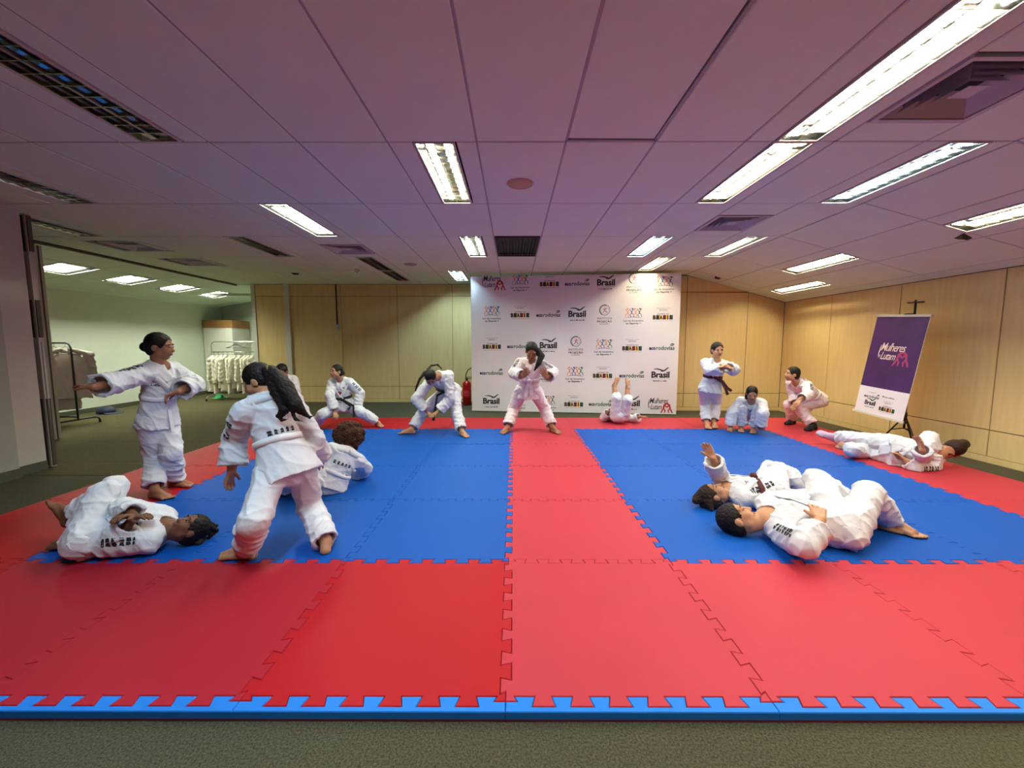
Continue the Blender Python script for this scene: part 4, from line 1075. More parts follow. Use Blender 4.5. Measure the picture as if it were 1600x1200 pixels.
    for sd in 'AB':
        Hp, K, A, T = J['leg'+sd]; pcs = spec.get('pcuff'+sd, pc); C = K+(A-K)*pcs; fd = nrm(A-K); ph = RNG.uniform(0, 6)
        Tr.append(Prim(Hp, K, hp_*H, kp*H, k=.03, fold=(.0012*s, .10*s, ph)))
        cl = spec.get('closed'+sd)
        Tr.append(Prim(K, C+fd*(.03 if cl else .05), kp*H, ap*H, k=.025, fold=(.0026*s, .065*s, ph+2), cut=None if cl else [(C, fd)]))
        if not cl: sub.append(Prim(C-fd*.05*s, C+fd*.08, ap*H*.80, ap*H*.86, op='s'))
    Tr += sub
    wd2 = lambda X: -wrinkle(X, sd_+20, .18*s)*.014*s-wrinkle(X, sd_+31, .075*s)*.003*s-.002
    implicit('trousers', Tr, jres, [cloth], base, body, wd2)
    # ---------------- undershirt seen in the neck opening
    sh = spec.get('shirt')
    if sh:
        U = [Prim(N-spine*.05*H+fr*.012*H, N-spine*.16*H+fr*.016*H, .056*H, .072*H, flat=(fr, .9), k=.02), Prim(N+spine*.05*H+fr*.03*H, N-spine*.02*H+fr*.03*H, .055*H, .04*H, op='s')]
        implicit('undershirt', U, res*1.2, [sh], base, body)
    # ---------------- bands laid on the cloth: lapels and belt
    def hit(o, d, R=.3):
        ts = np.linspace(R, .0, 90); X = o+np.outer(ts, d); dv = field_eval(torso, X)+wd(X)
        i = np.argmax(dv < 0); return ts[i] if dv[i] < 0 else .05
    def band(points, width, m, name, par, th=.006, lift=.006):
        """points: (origin on the axis, direction); strip of cloth following the surface"""
        C = []; Nn = []
        for o, d in points: d = nrm(d); C.append(o+d*(hit(o, d)+lift)); Nn.append(d)
        C = np.array(C); n = len(C); vs = []
        for i in range(n):
            t = nrm(C[min(i+1, n-1)]-C[max(i-1, 0)]); sdv = nrm(np.cross(t, Nn[i]))*width/2; up = Nn[i]*th
            vs += [C[i]-sdv-up, C[i]-sdv+up*.6, C[i]+up, C[i]+sdv+up*.6, C[i]+sdv-up]
        mb = MB(); mb.add([tuple(v-base) for v in vs], [(5*i+k_, 5*i+(k_+1) % 5, 5*i+5+(k_+1) % 5, 5*i+5+k_) for i in range(n-1) for k_ in range(5)]+[(0, 1, 2, 3, 4), tuple(5*(n-1)+k_ for k_ in (4, 3, 2, 1, 0))], m, True)
        return mb.build(name, par)
    ax0 = axs
    if spec.get('lapel', True):
        for sg in (-1, 1):
            pts = []
            for k_ in range(15):
                t = k_/14
                if t < .35: a = math.pi-(1-.0)*math.pi*(t/.35)*.52; hgt = .012*H-(.022*H)*(t/.35)**2
                else: a = math.pi*.48*(1-(t-.35)/.65)-.18*((t-.35)/.65); hgt = -.01*H-(.29-belt_t-.005)*H*((t-.35)/.65)
                a = a
                pts.append((N+spine*(hgt-.02*H), fr*math.cos(a)+ax0*sg*math.sin(a)))
            band(pts, .034*H, spec.get('lapelmat', cloth), 'lapel', jk, .005, .007)
    bm = spec.get('belt', 'belt_white')
    if bm:
        pts = [(W_+spine*.004*H*math.sin(2*a), fr*math.cos(a)+ax0*math.sin(a)) for a in np.linspace(0, 2*math.pi, 33)]
        be = band(pts, .030*H, bm, 'belt', body, .006, .007)
        kn = W_+fr*(hit(W_, fr)+.016)+ax0*spec.get('knot', 0)*H
        mb = MB(); mb.tube([tuple(kn-base-ax0*.022*H), tuple(kn-base+fr*.008), tuple(kn-base+ax0*.022*H)], [.012*H, .018*H, .012*H], bm, n=8); mb.build('knot', be)
        for j, tl in enumerate(spec.get('tails', [])):
            pp = [kn-base]
            for x in tl: pp.append((np.array(solve(x, kn, .1, 'tail')) if x[2] in ('d', 'y', 'z') else kn+(ax0*x[0]+sk*x[1]+fr*x[2])*H)-base)
            vs = []; n = len(pp)
            for i_ in range(n):
                t = nrm(pp[min(i_+1, n-1)]-pp[max(i_-1, 0)]); sdv = perp(np.cross(t, fr+.01), t)*.014*H; vs += [pp[i_]-sdv-fr*.003, pp[i_]+sdv-fr*.003, pp[i_]+sdv+fr*.003, pp[i_]-sdv+fr*.003]
            mb = MB(); mb.add([tuple(v) for v in vs], [(4*i_+k_, 4*i_+(k_+1) % 4, 4*i_+4+(k_+1) % 4, 4*i_+4+k_) for i_ in range(n-1) for k_ in range(4)]+[(0, 1, 2, 3), tuple(4*(n-1)+k_ for k_ in (3, 2, 1, 0))], bm); mb.build('belt_end', be)
    # ---------------- flat prints on the cloth
    def print_patch(center_o, d, up, wd_, hh, draw, fieldprims):
        d = nrm(d); rt = nrm(np.cross(up, d)); up2 = np.cross(d, rt); mb = MB(); draw(mb)
        vs = []
        for (x, y, z) in mb.v:
            o = center_o+rt*x*wd_+up2*y*hh; ts = np.linspace(.22, -.08, 100); X_ = o+np.outer(ts, d); dv = field_eval(fieldprims, X_)+wd(X_); i = np.argmax(dv < .0)
            vs.append(tuple(o+d*(ts[i]+.0045*s)-base))
        mb.v = vs; return mb.build('print', jk)
    def blocks(seed, n, m='logo_ink'):
        def f(mb):
            r = random.Random(seed)
            for i in range(n):
                x0 = -.5+i/n; x1 = x0+.72/n
                for j in range(2):
                    y0 = -.5+j*.52; mb.add([(x0, y0, 0), (x1, y0+r.uniform(-.1, .1), 0), (x1-r.uniform(0, .3)/n, y0+.44, 0), (x0+r.uniform(0, .3)/n, y0+.44, 0)], [(0, 1, 2, 3)], m)
        return f
    def script(mb):
        put_text(mb, 'Mulheres', 0, .22, .95, .46, 'logo_ink', .01, .3, .9); put_text(mb, 'Lutam', -.08, -.26, .6, .42, 'logo_ink', .01, .3, .9); disc(mb, .34, -.2, .13, 'logo_pink', n=7)
    for pr in spec.get('prints', []):
        k_ = pr[0]
        if k_ == 'chest': print_patch(N-spine*.10*H+ax0*pr[1]*.055*H, fr+ax0*pr[1]*.25, spine+ax0*pr[2], .085*H, .045*H, script, torso)
        elif k_ == 'back':
            for j, (y_, w__) in enumerate(pr[1]): print_patch(N-spine*y_*H, -fr, spine, w__*H, .022*H, blocks(j+3, 5), torso)
        elif k_ == 'sleeve':
            S0, E = J['arm'+pr[1]][:2]; d = perp(vw(pr[2]), nrm(E-S0)); fp = [p_ for p_ in Jk if p_.op == 'u']
            for j in range(pr[3]):
                c = S0+(E-S0)*(.12+.8*(j+.5)/pr[3]); print_patch(c, d, np.cross(nrm(E-S0), d), .034*H, .034*H, blocks(j, 2), fp)
    # ---------------- socks
    for sd in spec.get('socks', {}):
        Hp, K, A, T = J['leg'+sd]; m_ = spec['socks'][sd]; fd, dn = footdir(A, K, T, spec.get('sole'+sd))
        hl = A+dn*.028*H-fd*.020*H; ball = A+fd*.100*H+dn*.028*H
        implicit('sock', [Prim(K+(A-K)*.72, A, .033*H, .031*H, k=.02), Prim(A, hl, .031*H, .030*H, k=.02), Prim(hl, ball, .029*H, .024*H, k=.02), Prim(A, ball, .031*H, .024*H, k=.02), Prim(hl, ball+fd*.040*H, .026*H, .022*H, k=.02, flat=(dn, .8))]+[Prim(ball+np.cross(fd, dn)*.018*H*t, ball+fd*.040*H+np.cross(fd, dn)*.014*H*t, .020*H, .017*H, k=.02) for t in (-1, 1)], res, [m_], base, body)
    return body
# ================================================================ THE CHILDREN
PEOPLE = [
 dict(id='P1', H=1.46, res=.0065, skin='skin_a', label='standing child with hair bun and one arm stretched towards the black clothes rack',
  pelvis=(247, 650, 'y', 3.66), neck=(249, 569, 'd', -.02), head=(250, 538, 'd', -.04), face=(.85, -.42, -.12), up=(0, 0, 1), front=(.8, -.6, 0), axs=(.62, .78, 0), axh=(.62, .78, 0),
  armA=[(182, 597, -1), (146, 605, -1), (121, 599, 1)], armB=[(291, 597, 'ik'), (278, 612, 'd', -.22), (264, 617, 'd', -.03)], curlB=.9,
  legA=[(243, 716, 'ik'), (241, 766, 'z', .105), (263, 777, 'z', .06)], legB=[(268, 712, 'ik'), (272, 749, 'z', .105), (297, 757, 'z', .06)],
  hem=.175, flare=.128, belt_t=.125, cuff=.74, sleeve=(.056, .055, .064), tails=[[(263, 630, 'd', -.02), (266, 650, 'd', -.03), (270, 674, 'd', -.03)], [(257, 632, 'd', -.02), (258, 650, 'd', -.03)]], shirt='shirt_white',
  hairprims=[([(0, -.10, -.02)], [.042])], prints=[('chest', -1, .15), ('sleeve', 'A', (-.2, -.5, .85), 5)]),
 dict(id='P2', H=1.36, res=.0065, skin='skin_c', label='child with braided hair lying on the left of the mat, knees drawn up',
  pelvis=(147, 836, 'z', .165), neck=(262, 824, 'z', .15), head=(296, 825, 'z', .15), face=(-.3, -.12, .94), up=(1, 0, .3), front=(0, -.25, 1), axs=(.05, 1, .22), axh=(.0, 1, .15),
  armA=[(170, 851, 'z', .125), (207, 813, 'z', .27), (225, 804, 'z', .31)], armB=[(228, 802, 'ik'), (208, 806, 'z', .29), (196, 806, 'z', .31)],
  legA=[(160, 776, 'ik'), (117, 842, 'z', .11), (99, 854, 'z', .06)], legB=[(174, 768, 'ik'), (110, 806, 'z', .18), (93, 779, 'z', .29)],
  hem=.12, cuff=.84, curlA=.6, curlB=.6, pcuff=.9, pcuffA=.74, belt_t=.10, hairprims=[([(.03, -.02, .09), (.02, -.09, .13), (0, -.12, .08)], [.014, .013, .012]), ([(-.03, -.03, .09), (-.03, -.10, .12), (-.02, -.13, .06)], [.014, .013, .012]), ([(0, -.07, .03), (-.05, -.11, .0)], [.05, .03])],
  tails=[[(196, 796, 'd', .0), (204, 800, 'd', .02), (190, 806, 'd', .0)]], shirt='shirt_black', prints=[('sleeve', 'A', (0, -.9, .45), 5)]),
 dict(id='P3', H=1.42, res=.0065, skin='skin_b', label='child seen from behind with long dark ponytail, standing with legs apart',
  pelvis=(446, 722, 'y', 2.60), neck=(416, 622, 'd', .06), head=(400, 587, 'd', .10), face=(-.80, .35, -.5), up=(-.35, .2, .9), front=(-.3, .95, 0), axs=(.95, .3, -.12), axh=(.97, .2, -.02),
  armA=[(368, 684, 1), (362, 735, 1), (354, 764, 1)], armB=[(490, 688, -1), (503, 716, 1), (494, 730, 1)],
  legA=[(402, 798, 'ik'), (386, 857, 'z', .105), (348, 868, 'z', .06)], legB=[(484, 790, 'ik'), (509, 846, 'z', .105), (515, 836, 'z', .06)], pcuffB=.97,
  hem=.165, flare=.150, belt_t=.105, cuff=.86, hairmat='hair', tails=[],
  hairprims=[([(424, 580, 'd', -.10), (446, 606, 'd', -.17), (462, 632, 'd', -.20), (480, 650, 'd', -.19)], [.040, .052, .040, .010]), ([(418, 580, 'd', -.10), (434, 612, 'd', -.17), (445, 640, 'd', -.20), (440, 652, 'd', -.2)], [.036, .044, .028, .008]), ([(426, 590, 'd', -.13), (452, 626, 'd', -.19), (468, 646, 'd', -.2)], [.035, .04, .008]), ([(440, 640, 'd', -.2), (434, 650, 'd', -.2), (440, 657, 'd', -.19), (450, 655, 'd', -.19)], [.014, .010, .007, .003]), ([(470, 640, 'd', -.2), (484, 652, 'd', -.19), (490, 650, 'd', -.18)], [.014, .008, .003]), ([(455, 640, 'd', -.2), (462, 655, 'd', -.2), (472, 658, 'd', -.19)], [.014, .009, .003])],
  hairtie=((424, 579, 'd', -.10), 'collar_olive', .038), prints=[('back', [(.17, .12)]), ('sleeve', 'A', (-.6, -.8, .2), 2)]),
 dict(id='P4', H=1.28, res=.0075, skin='skin_c', label='child with round curly brown hair sitting on the blue mat, back turned',
  pelvis=(516, 758, 'y', 3.62), neck=(543, 703, 'd', .12), head=(546, 681, 'd', .16), face=(.1, .97, -.15), up=(.1, .15, 1), front=(-.2, 1, .1), axs=(.97, .1, -.18), axh=(.97, .1, -.2),
  armA=[(499, 738, 1), (484, 752, 1), (470, 757, 1)], armB=[(570, 732, 1), (556, 744, 1), (546, 746, 1)],
  legA=[(468, 738, 'ik'), (446, 764, 'z', .10), (430, 770, 'z', .06)], legB=[(505, 740, 'ik'), (476, 752, 'z', .10), (462, 756, 'z', .06)],
  hem=.10, flare=.125, belt_t=.09, cuff=.85, afro=(0, -.02, .03, .150), hairmat='hair_curl', lapel=True, tails=[], prints=[('back', [(.10, .13), (.17, .16)])]),
 dict(id='P5', H=1.42, res=.010, skin='skin_a', cloth='gi_pale', label='child bending forward by the white post, mostly hidden behind the ponytailed child',
  pelvis=(446, 627, 'y', 6.62), neck=(443, 590, 'd', -.14), head=(437, 569, 'd', -.24), face=(-.3, -.85, -.4), up=(-.1, -.3, .9), front=(-.1, -.9, -.3), axs=(1, .1, 0), axh=(1, .1, 0),
  armA=[(430, 612, -1), (434, 634, -1), (436, 645, -1)], armB=[(462, 612, -1), (458, 634, -1), (456, 645, -1)],
  legA=[(434, 645, 'ik'), (430, 664, 'z', .105), (426, 670, 'z', .06)], legB=[(458, 645, 'ik'), (466, 664, 'z', .105), (470, 670, 'z', .06)], hem=.14, cuff=.85, tails=[]),
 dict(id='P6', H=1.38, res=.009, skin='skin_b', label='child in a deep side lunge with black belt and red undershirt, looking left',
  pelvis=(538, 631, 'y', 6.62), neck=(532, 592, 'd', -.08), head=(524, 578, 'd', -.12), face=(-.78, -.6, .05), up=(-.05, 0, 1), front=(-.35, -.9, 0), axs=(.93, -.3, -.02), axh=(.95, -.2, 0),
  armA=[(515, 618, -1), (523, 643, -1), (525, 655, -1)], armB=[(563, 614, -1), (558, 637, -1), (554, 650, -1)],
  legA=[(507, 645, 'ik'), (493, 663, 'z', .10), (486, 669, 'z', .06)], legB=[(566, 645, 'ik'), (590, 660, 'z', .105), (600, 668, 'z', .05)],
  hem=.14, belt='belt_black', belt_t=.09, cuff=.85, tails=[[(552, 634, 'd', -.05), (553, 652, 'd', -.08)], [(548, 634, 'd', -.05), (544, 640, 'd', -.06)]], shirt='shirt_red',
  hairprims=[([(0, -.10, -.01), (0, -.12, -.03)], [.036, .034])], prints=[('sleeve', 'B', (.2, -.9, .3), 3), ('chest', 1, 0)]),
 dict(id='P7', H=1.44, res=.009, skin='skin_b', label='child bending forward with hands clasped between wide legs, dark braids, left of the extinguisher',
  pelvis=(701, 609, 'y', 6.32), neck=(684, 587, 'y', 6.02), head=(671, 590, 'd', -.17), face=(.05, -.5, -.86), up=(0, -.8, .5), front=(0, -.7, -.7), axs=(1, .05, -.05), axh=(1, .15, 0),
  armA=[(650, 624, -1), (667, 643, -1), (676, 651, -1)], armB=[(703, 624, -1), (684, 643, -1), (674, 650, -1)],
  legA=[(654, 646, 'ik'), (643, 671, 'z', .105), (624, 676, 'z', .06)], legB=[(713, 646, 'ik'), (722, 674, 'z', .105), (728, 682, 'z', .05)],
  hem=.15, belt='belt_black', belt_t=.10, cuff=.86, lapelmat='collar_olive', tails=[[(683, 618, 'd', -.02), (680, 640, 'd', -.10), (677, 657, 'd', -.12)]],
  hairprims=[([(664, 582, 'd', 0.), (656, 592, 'd', -.04), (651, 604, 'd', -.06), (649, 611, 'd', -.06)], [.026, .016, .014, .010]), ([(668, 578, 'd', .02), (674, 571, 'd', .08), (684, 570, 'd', .1), (690, 576, 'd', .12)], [.018, .013, .012, .009])]),
 dict(id='P8', H=1.58, res=.0085, skin='skin_a', cloth='gi_pale', label='child standing wide-legged before the backdrop with hands raised and ponytail over one shoulder',
  pelvis=(826, 607, 'y', 6.2), neck=(830, 562, 'd', -.08), head=(831, 544, 'd', -.17), face=(-.02, -.80, -.6), up=(0, -.5, .85), front=(0, -1, 0), axs=(1, 0, .02), axh=(1, 0, 0),
  armA=[(803, 583, -1), (818, 588, -1), (826, 577, -1)], armB=[(864, 583, -1), (855, 590, -1), (845, 577, -1)], palmA=(.3, .9, 0), palmB=(-.3, .9, 0), curlA=.15, curlB=.15,
  legA=[(803, 638, 'ik'), (793, 668, 'z', .11), (783, 677, 'z', .06)], legB=[(851, 638, 'ik'), (863, 668, 'z', .11), (873, 676, 'z', .06)],
  hem=.18, flare=.118, belt_t=.10, cuff=.80, tails=[[(-.02, .06, .03), (-.025, .15, .04)], [(.02, .06, .03), (.03, .13, .04)]], shirt='shirt_white',
  hairprims=[([(840, 549, 'd', .02), (846, 556, 'd', -.06), (842, 567, 'd', -.10), (835, 579, 'd', -.06)], [.05, .042, .034, .01])], prints=[('sleeve', 'A', (-.4, -.8, .4), 4), ('sleeve', 'B', (.4, -.8, .4), 4)]),
 dict(id='P9', H=1.32, res=.0085, skin='skin_a', label='child rolling on the back with bare feet in the air in front of the backdrop',
  pelvis=(968, 650, 'y', 6.84), neck=(961, 648, 'y', 7.2), head=(956, 646, 'y', 7.33), face=(0, -.35, 1), up=(-.15, 1, .3), front=(0, -.4, 1), axs=(1, .15, 0), axh=(1, .1, 0),
  armA=[(944, 653, 'y', 7.04), (951, 643, -1), (962, 637, -1)], armB=[(987, 655, 'y', 6.98), (1001, 651, -1), (1012, 651, 0)],
  legA=[(963, 622, -1), (959, 603, 1), (963, 590, 1)], legB=[(981, 625, -1), (980, 607, 1), (979, 594, 1)], hem=.08, flare=.12, cuff=.8, pcuff=.18, belt=None, lapel=False, vneck=False, soleA=(.6, -.75, .3), soleB=(.3, -.9, .3)),
 dict(id='P10', H=1.50, res=.0085, skin='skin_b', label='standing child with maroon belt and forearms crossed in front, right of the backdrop',
  pelvis=(1110, 605, 'y', 6.5), neck=(1119, 563, 'd', -.03), head=(1121, 545, 'd', -.06), face=(.42, -.85, -.15), up=(0, 0, 1), front=(.35, -.93, 0), axs=(.93, .35, 0), axh=(.93, .35, 0),
  armA=[(1109, 579, -1), (1131, 575, -1), (1146, 573, -1)], armB=[(1147, 578, -1), (1135, 572, -1), (1124, 571, -1)],
  legA=[(1101, 631, 'ik'), (1104, 661, 'z', .12), (1108, 671, 'z', .06)], legB=[(1119, 631, 'ik'), (1115, 660, 'z', .12), (1121, 672, 'z', .06)],
  hem=.16, flare=.122, pant=(.064, .050, .048), belt='belt_brown', belt_t=.115, cuff=.82, cuffB=.7, tails=[[(1128, 597, 'd', -.02), (1134, 608, 'd', -.04), (1137, 617, 'd', -.04)], [(1129, 596, 'd', -.02), (1136, 606, 'd', -.03), (1143, 611, 'd', -.04)]],
  hairprims=[([(.0, -.08, -.03), (-.03, -.12, -.06)], [.04, .02])], prints=[('chest', 1, 0)]),
 dict(id='P11', H=1.34, res=.0085, skin='skin_b', label='child crouching with both hands on the mat beside the standing maroon-belt child',
  pelvis=(1172, 646, 'y', 6.38), neck=(1174, 625, 'y', 6.12), head=(1175, 614, 'd', -.10), face=(.1, -.85, -.45), up=(0, -.3, .9), front=(0, -.8, -.5), axs=(1, 0, -.06), axh=(1, 0, 0),
  armA=[(1144, 645, -1), (1141, 664, 1), (1140, 674, 'z', .06)], armB=[(1192, 646, -1), (1189, 664, 1), (1187, 674, 'z', .06)],
  legA=[(1158, 644, 'ik'), (1158, 667, 'z', .105), (1158, 677, 'z', .06)], legB=[(1183, 646, 'ik'), (1177, 669, 'z', .105), (1177, 679, 'z', .06)],
  hem=.08, belt=None, cuff=.98, sleeve=(.056, .056, .060), hairprims=[([(.06, -.02, -.02), (.075, .0, -.10)], [.03, .02]), ([(-.05, -.05, -.03), (-.06, -.05, -.09)], [.035, .02])]),
 dict(id='P12', H=1.45, res=.0085, skin='skin_b', cloth='gi_pale', label='child in a low forward crouch with black socks, looking left, near the far right corner',
  pelvis=(1274, 622, 'y', 6.6), neck=(1245, 597, 'y', 6.45), head=(1236, 581, 'd', -.04), face=(-.86, -.45, .05), up=(0, 0, 1), front=(-.6, -.4, -.5), axs=(.5, -.82, .05), axh=(.45, -.85, 0),
  armA=[(1240, 618, 1), (1242, 632, -1), (1238, 640, -1)], armB=[(1264, 617, -1), (1250, 624, -1), (1242, 636, -1)],
  legA=[(1234, 632, 'ik'), (1238, 656, 'z', .105), (1226, 663, 'z', .06)], legB=[(1251, 639, 'ik'), (1271, 665, 'z', .105), (1259, 672, 'z', .06)],
  hem=.11, belt_t=.09, cuff=.84, shirt='shirt_black', socks={'A': 'sock_black', 'B': 'sock_black'}, tails=[[(.0, .05, .04), (.01, .14, .05)]], prints=[('sleeve', 'B', (.5, -.5, .7), 4)]),
 dict(id='P13', H=1.52, res=.0075, skin='skin_b', label='child lying sideways on the red border in front of the purple banner',
  pelvis=(1404, 706, 'z', .18), neck=(1468, 708, 'z', .21), head=(1493, 700, 'z', .25), face=(-.45, -.86, -.2), up=(.72, -.05, .66), front=(-.2, -1, .1), axs=(.05, .25, 1), axh=(0, .3, 1),
  armA=[(1428, 731, -1), (1416, 720, 0), (1407, 713, 0)], armB=[(1441, 713, -1), (1441, 703, -1), (1437, 690, 0)],
  legA=[(1361, 712, 'ik'), (1334, 703, 'z', .15), (1324, 699, 'd', .1)], legB=[(1350, 687, 1), (1306, 683, 1), (1282, 673, 1)],
  hem=.14, belt_t=.09, cuff=.72, sleeve=(.052, .046, .047), cuffB=.95, pcuffA=1.05, closedA=True, tails=[], socks={'B': 'sock_lilac'}, hairmat='hair_brown', hairprims=[([(0, -.08, .05), (0, -.15, .03), (0, -.20, -.02)], [.05, .048, .03])], prints=[('sleeve', 'A', (.2, -.9, .1), 3)]),
 dict(id='P14', H=1.36, res=.0065, skin='skin_b', label='child lying on the back with one hand raised and a maroon belt',
  pelvis=(1200, 764, 'z', .165), neck=(1134, 766, 'z', .16), head=(1109, 774, 'z', .15), face=(.2, .05, .95), up=(-.95, -.3, .2), front=(0, -.15, 1), axs=(-.25, 1, .1), axh=(-.2, 1, .1),
  armA=[(1180, 795, 'ik'), (1212, 786, 'z', .13), (1213, 788, 'z', .14)], armB=[(1121, 735, -1), (1114, 716, -1), (1107, 702, 0)], palmB=(-.3, -.9, .1), curlB=.2,
  legA=[(1243, 758, 'ik'), (1272, 770, 'z', .105), (1284, 770, 'z', .07)], legB=[(1193, 727, 'ik'), (1250, 748, 'z', .13), (1264, 745, 'z', .16)],
  hem=.13, belt='belt_brown', belt_t=.10, cuff=.80, pcuffB=.8, tails=[], hairmat='hair_brown', hairprims=[([(0, -.07, .02), (.0, -.11, .03)], [.08, .05]), ([(.0, -.05, .06), (.02, -.09, .12)], [.07, .03]), ([(.05, -.06, .02), (.09, -.10, .0)], [.05, .015]), ([(-.05, -.06, .02), (-.09, -.10, .03)], [.05, .015]), ([(0, -.02, .08), (0, -.07, .14)], [.05, .012])],
  shirt='shirt_white', prints=[('sleeve', 'A', (-.2, -.8, .6), 5), ('chest', -1, 0)]),
 dict(id='P15', H=1.56, res=.0065, skin='skin_b', label='short-haired older child lying on the back, hand on belly, knees raised',
  pelvis=(1306, 818, 'z', .17), neck=(1196, 809, 'z', .17), head=(1158, 810, 'z', .15), face=(.40, .25, .88), up=(-.9, -.1, .42), front=(0, -.3, 1), axs=(.05, 1, .28), axh=(.05, 1, .2),
  armA=[(1266, 845, 'ik'), (1282, 812, 'z', .29), (1277, 794, 'z', .33)], armB=[(1245, 783, 'ik'), (1278, 780, 'z', .15), (1296, 778, 'z', .13)],
  legA=[(1357, 756, 'ik'), (1388, 811, 'z', .11), (1414, 830, 'z', .06)], pcuffA=.94, legB=[(1296, 768, 'ik'), (1352, 806, 'z', .11), (1364, 819, 'z', .06)],
  hem=.13, belt_t=.10, cuff=.82, cuffA=.62, tails=[[(1318, 838, 'd', -.05), (1325, 848, 'd', -.05), (1342, 862, 'd', -.08)]], prints=[('chest', 1, 0), ('sleeve', 'A', (0, -.85, .5), 6)]),
]
import time as _t
for sp in PEOPLE: person(sp)
# ================================================================ CLOTHES RACKS
def hanger(mb, m, wd=.2):
    mb.tube([(.0, 0, 0), (.012, 0, .025), (.0, 0, .04), (-.02, 0, .025), (-.018, 0, .01)][::-1]+[(0, 0, -.03)], .003, m, n=6)
    mb.tube([(0, 0, -.03), (-wd, 0, -.12), (wd, 0, -.12)], .004, m, n=6, closed=True)
def garment_mesh(seed, length, width, m, res=.012):
    r = random.Random(seed); G = []
    w2 = width/2
    for sx in (-1, 1):
        G.append(Prim(V3(sx*.05, 0, -.075), V3(sx*(w2-.03), 0, -.15), .030, .045, k=.03))
        x1 = w2+r.uniform(.0, .05); y1 = r.uniform(-.05, .06)
        G.append(Prim(V3(sx*(w2-.01), 0, -.18), V3(sx*x1, y1, -.18-.46*length/.75), .062, .070, flat=(V3(.2, 1, 0), .6), k=.03, fold=(.006, .10, r.uniform(0, 6)), cut=[(V3(sx*x1, y1, -.18-.46*length/.75), V3(0, 0, -1))]))
    G.append(Prim(V3(0, 0, -.36), V3(r.uniform(-.02, .02), r.uniform(-.02, .02), -.10-length), w2*.86, w2*1.02, flat=(V3(0, 1, 0), .26), k=.05, cut=[(V3(0, 0, -.10-length), V3(0, 0, -1)), (V3(0, 0, -.08), V3(0, 0, 1))]))
    G.append(Prim(V3(0, -.04, -.02), V3(0, -.07, -.17), .05, .02, op='s'))
    dp = lambda X: wrinkle(X*np.array([1, 1, .22], X.dtype), seed*1.7, .13)*-.016+wrinkle(X*np.array([1, 1, .3], X.dtype), seed*2.3, .07)*-.004
    D, lo, rr = build_field(G, res, dp); Vv, F = surf_nets(D, lo, rr); return np_mesh('garment', Vv, F, [m])
def rack(name, loc, half, ztop, zmid, m, lab, rz=0, footl=.28, casters=False):
    root = empty(name, loc, rz)
    b = MB(); b.tube([(-half, 0, .10), (-half, 0, ztop-.09), (-half+.03, 0, ztop-.02), (-half+.09, 0, ztop), (half-.09, 0, ztop), (half-.03, 0, ztop-.02), (half, 0, ztop-.09), (half, 0, .10)], .014, m, n=10); b.build('frame', root)
    if zmid:
        b = MB(); b.tube([(-half, 0, zmid), (half, 0, zmid)], .011, m); b.build('rail', root)
    b = MB(); b.tube([(-half, 0, .16), (half, 0, .16)], .011, m); b.build('lower_bar', root)
    for sx in (-1, 1):
        x = sx*half
        b = MB(); b.tube([(x, -footl, .045), (x, -footl+.02, .09), (x, -footl+.08, .115), (x, footl-.08, .115), (x, footl-.02, .09), (x, footl, .045)], .014, m, n=8); ft = b.build('foot', root)
        for sy in (-1, 1):
            b = MB()
            if casters: b.tube([(x-.011, sy*footl, .026), (x+.011, sy*footl, .026)], .026, 'rubber', n=12)
            else: b.tube([(x, sy*footl, .002), (x, sy*footl, .06)], .017, 'rubber', n=10)
            b.build('caster' if casters else 'rubber_cap', ft)
    return tag(root, lab, 'clothes rack')
RX, RY, RH = -6.86, 10.15, 1.44
rack('clothes_rack', (RX, RY, 0), .60, RH, 1.19, 'chrome', 'chrome clothes rack full of white jackets in the far room', casters=True)
GM = [garment_mesh(3, .82, .44, 'rackcloth'), garment_mesh(7, .88, .46, 'rackcloth'), garment_mesh(12, .76, .42, 'rackcloth')]
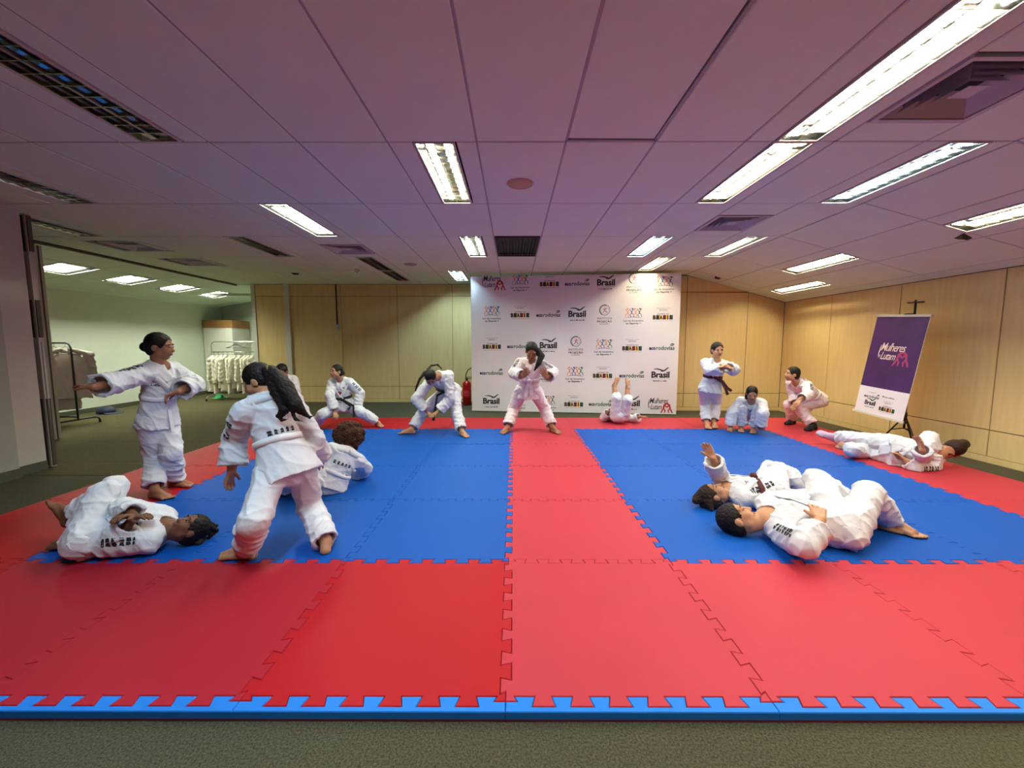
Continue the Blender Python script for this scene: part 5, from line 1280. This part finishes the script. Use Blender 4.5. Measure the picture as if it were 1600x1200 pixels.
hb = MB(); hanger(hb, 'black'); HM = hb.mesh('hanger')
ORD = ['leftmost', 'second', 'third', 'fourth', 'fifth', 'sixth', 'seventh', 'eighth', 'ninth', 'tenth']
proto = None
def place_garment(mesh, loc, rz, lab, grp):
    root = empty('hanging_jacket', loc, rz); link('jacket', mesh, root); link('hanger', HM, root); return tag(root, lab, 'jacket', grp)
for i in range(10):
    x = RX-.54+i*.112; lab = ('leftmost white jacket on the chrome rack, by the green cone' if i == 0 else f'white jacket on the chrome rack, {ORD[i]} from the left end')
    place_garment(GM[i % 3], (x, RY, 1.19-.03), math.pi/2+random.uniform(-.2, .2), lab, 'white jackets on the chrome rack')
# hangers left on the top rail
bh = MB(); hanger(bh, 'black', .2)
for k in range(2): pass
for k, (x, rz, n_, lb) in enumerate(((RX+.02, .15, 4, 'bundle of black hangers on the top rail of the chrome rack'),)):
    root = empty('hanger_bundle', (x, RY, RH-.03), 0)
    for j in range(n_): link('hanger', HM, root, ((j-1.5)*.018, (j-1.5)*.008, 0), (0, 0, rz+j*.09))
    tag(root, lb, 'hangers')
wm = MB(); hanger(wm, 'chrome', .19); o = wm.build('hanger'); o.location = (RX+.30, RY, RH-.03); o.rotation_euler.z = .1; tag(o, 'single thin wire hanger beside the black hangers on the chrome rack', 'hanger')
# black rack by the partition
BX, BY = -7.95, 6.8
rack('clothes_rack', (BX, BY, 0), .62, 1.40, None, 'blacksteel', 'black clothes rack with grey white garments beside the folding partition', footl=.36)
KG = [garment_mesh(21, 1.02, .54, 'rackcloth_grey'), garment_mesh(25, .80, .54, 'rackcloth_grey'), garment_mesh(29, 1.0, .52, 'rackcloth_grey')]
for i, (dx, rz, k, lab) in enumerate(((.53, .75, 1, 'pinkish jacket hanging at the outer end of the black rack'), (.34, 1.0, 2, 'long grey white coat second from the outer end of the black rack'), (.12, 1.3, 0, 'long pale coat in the middle of the black rack'), (-.12, 1.75, 1, 'pale jacket on the black rack next to the partition'))):
    place_garment(KG[k], (BX+dx, BY, 1.37), rz, lab, 'garments on the black rack')
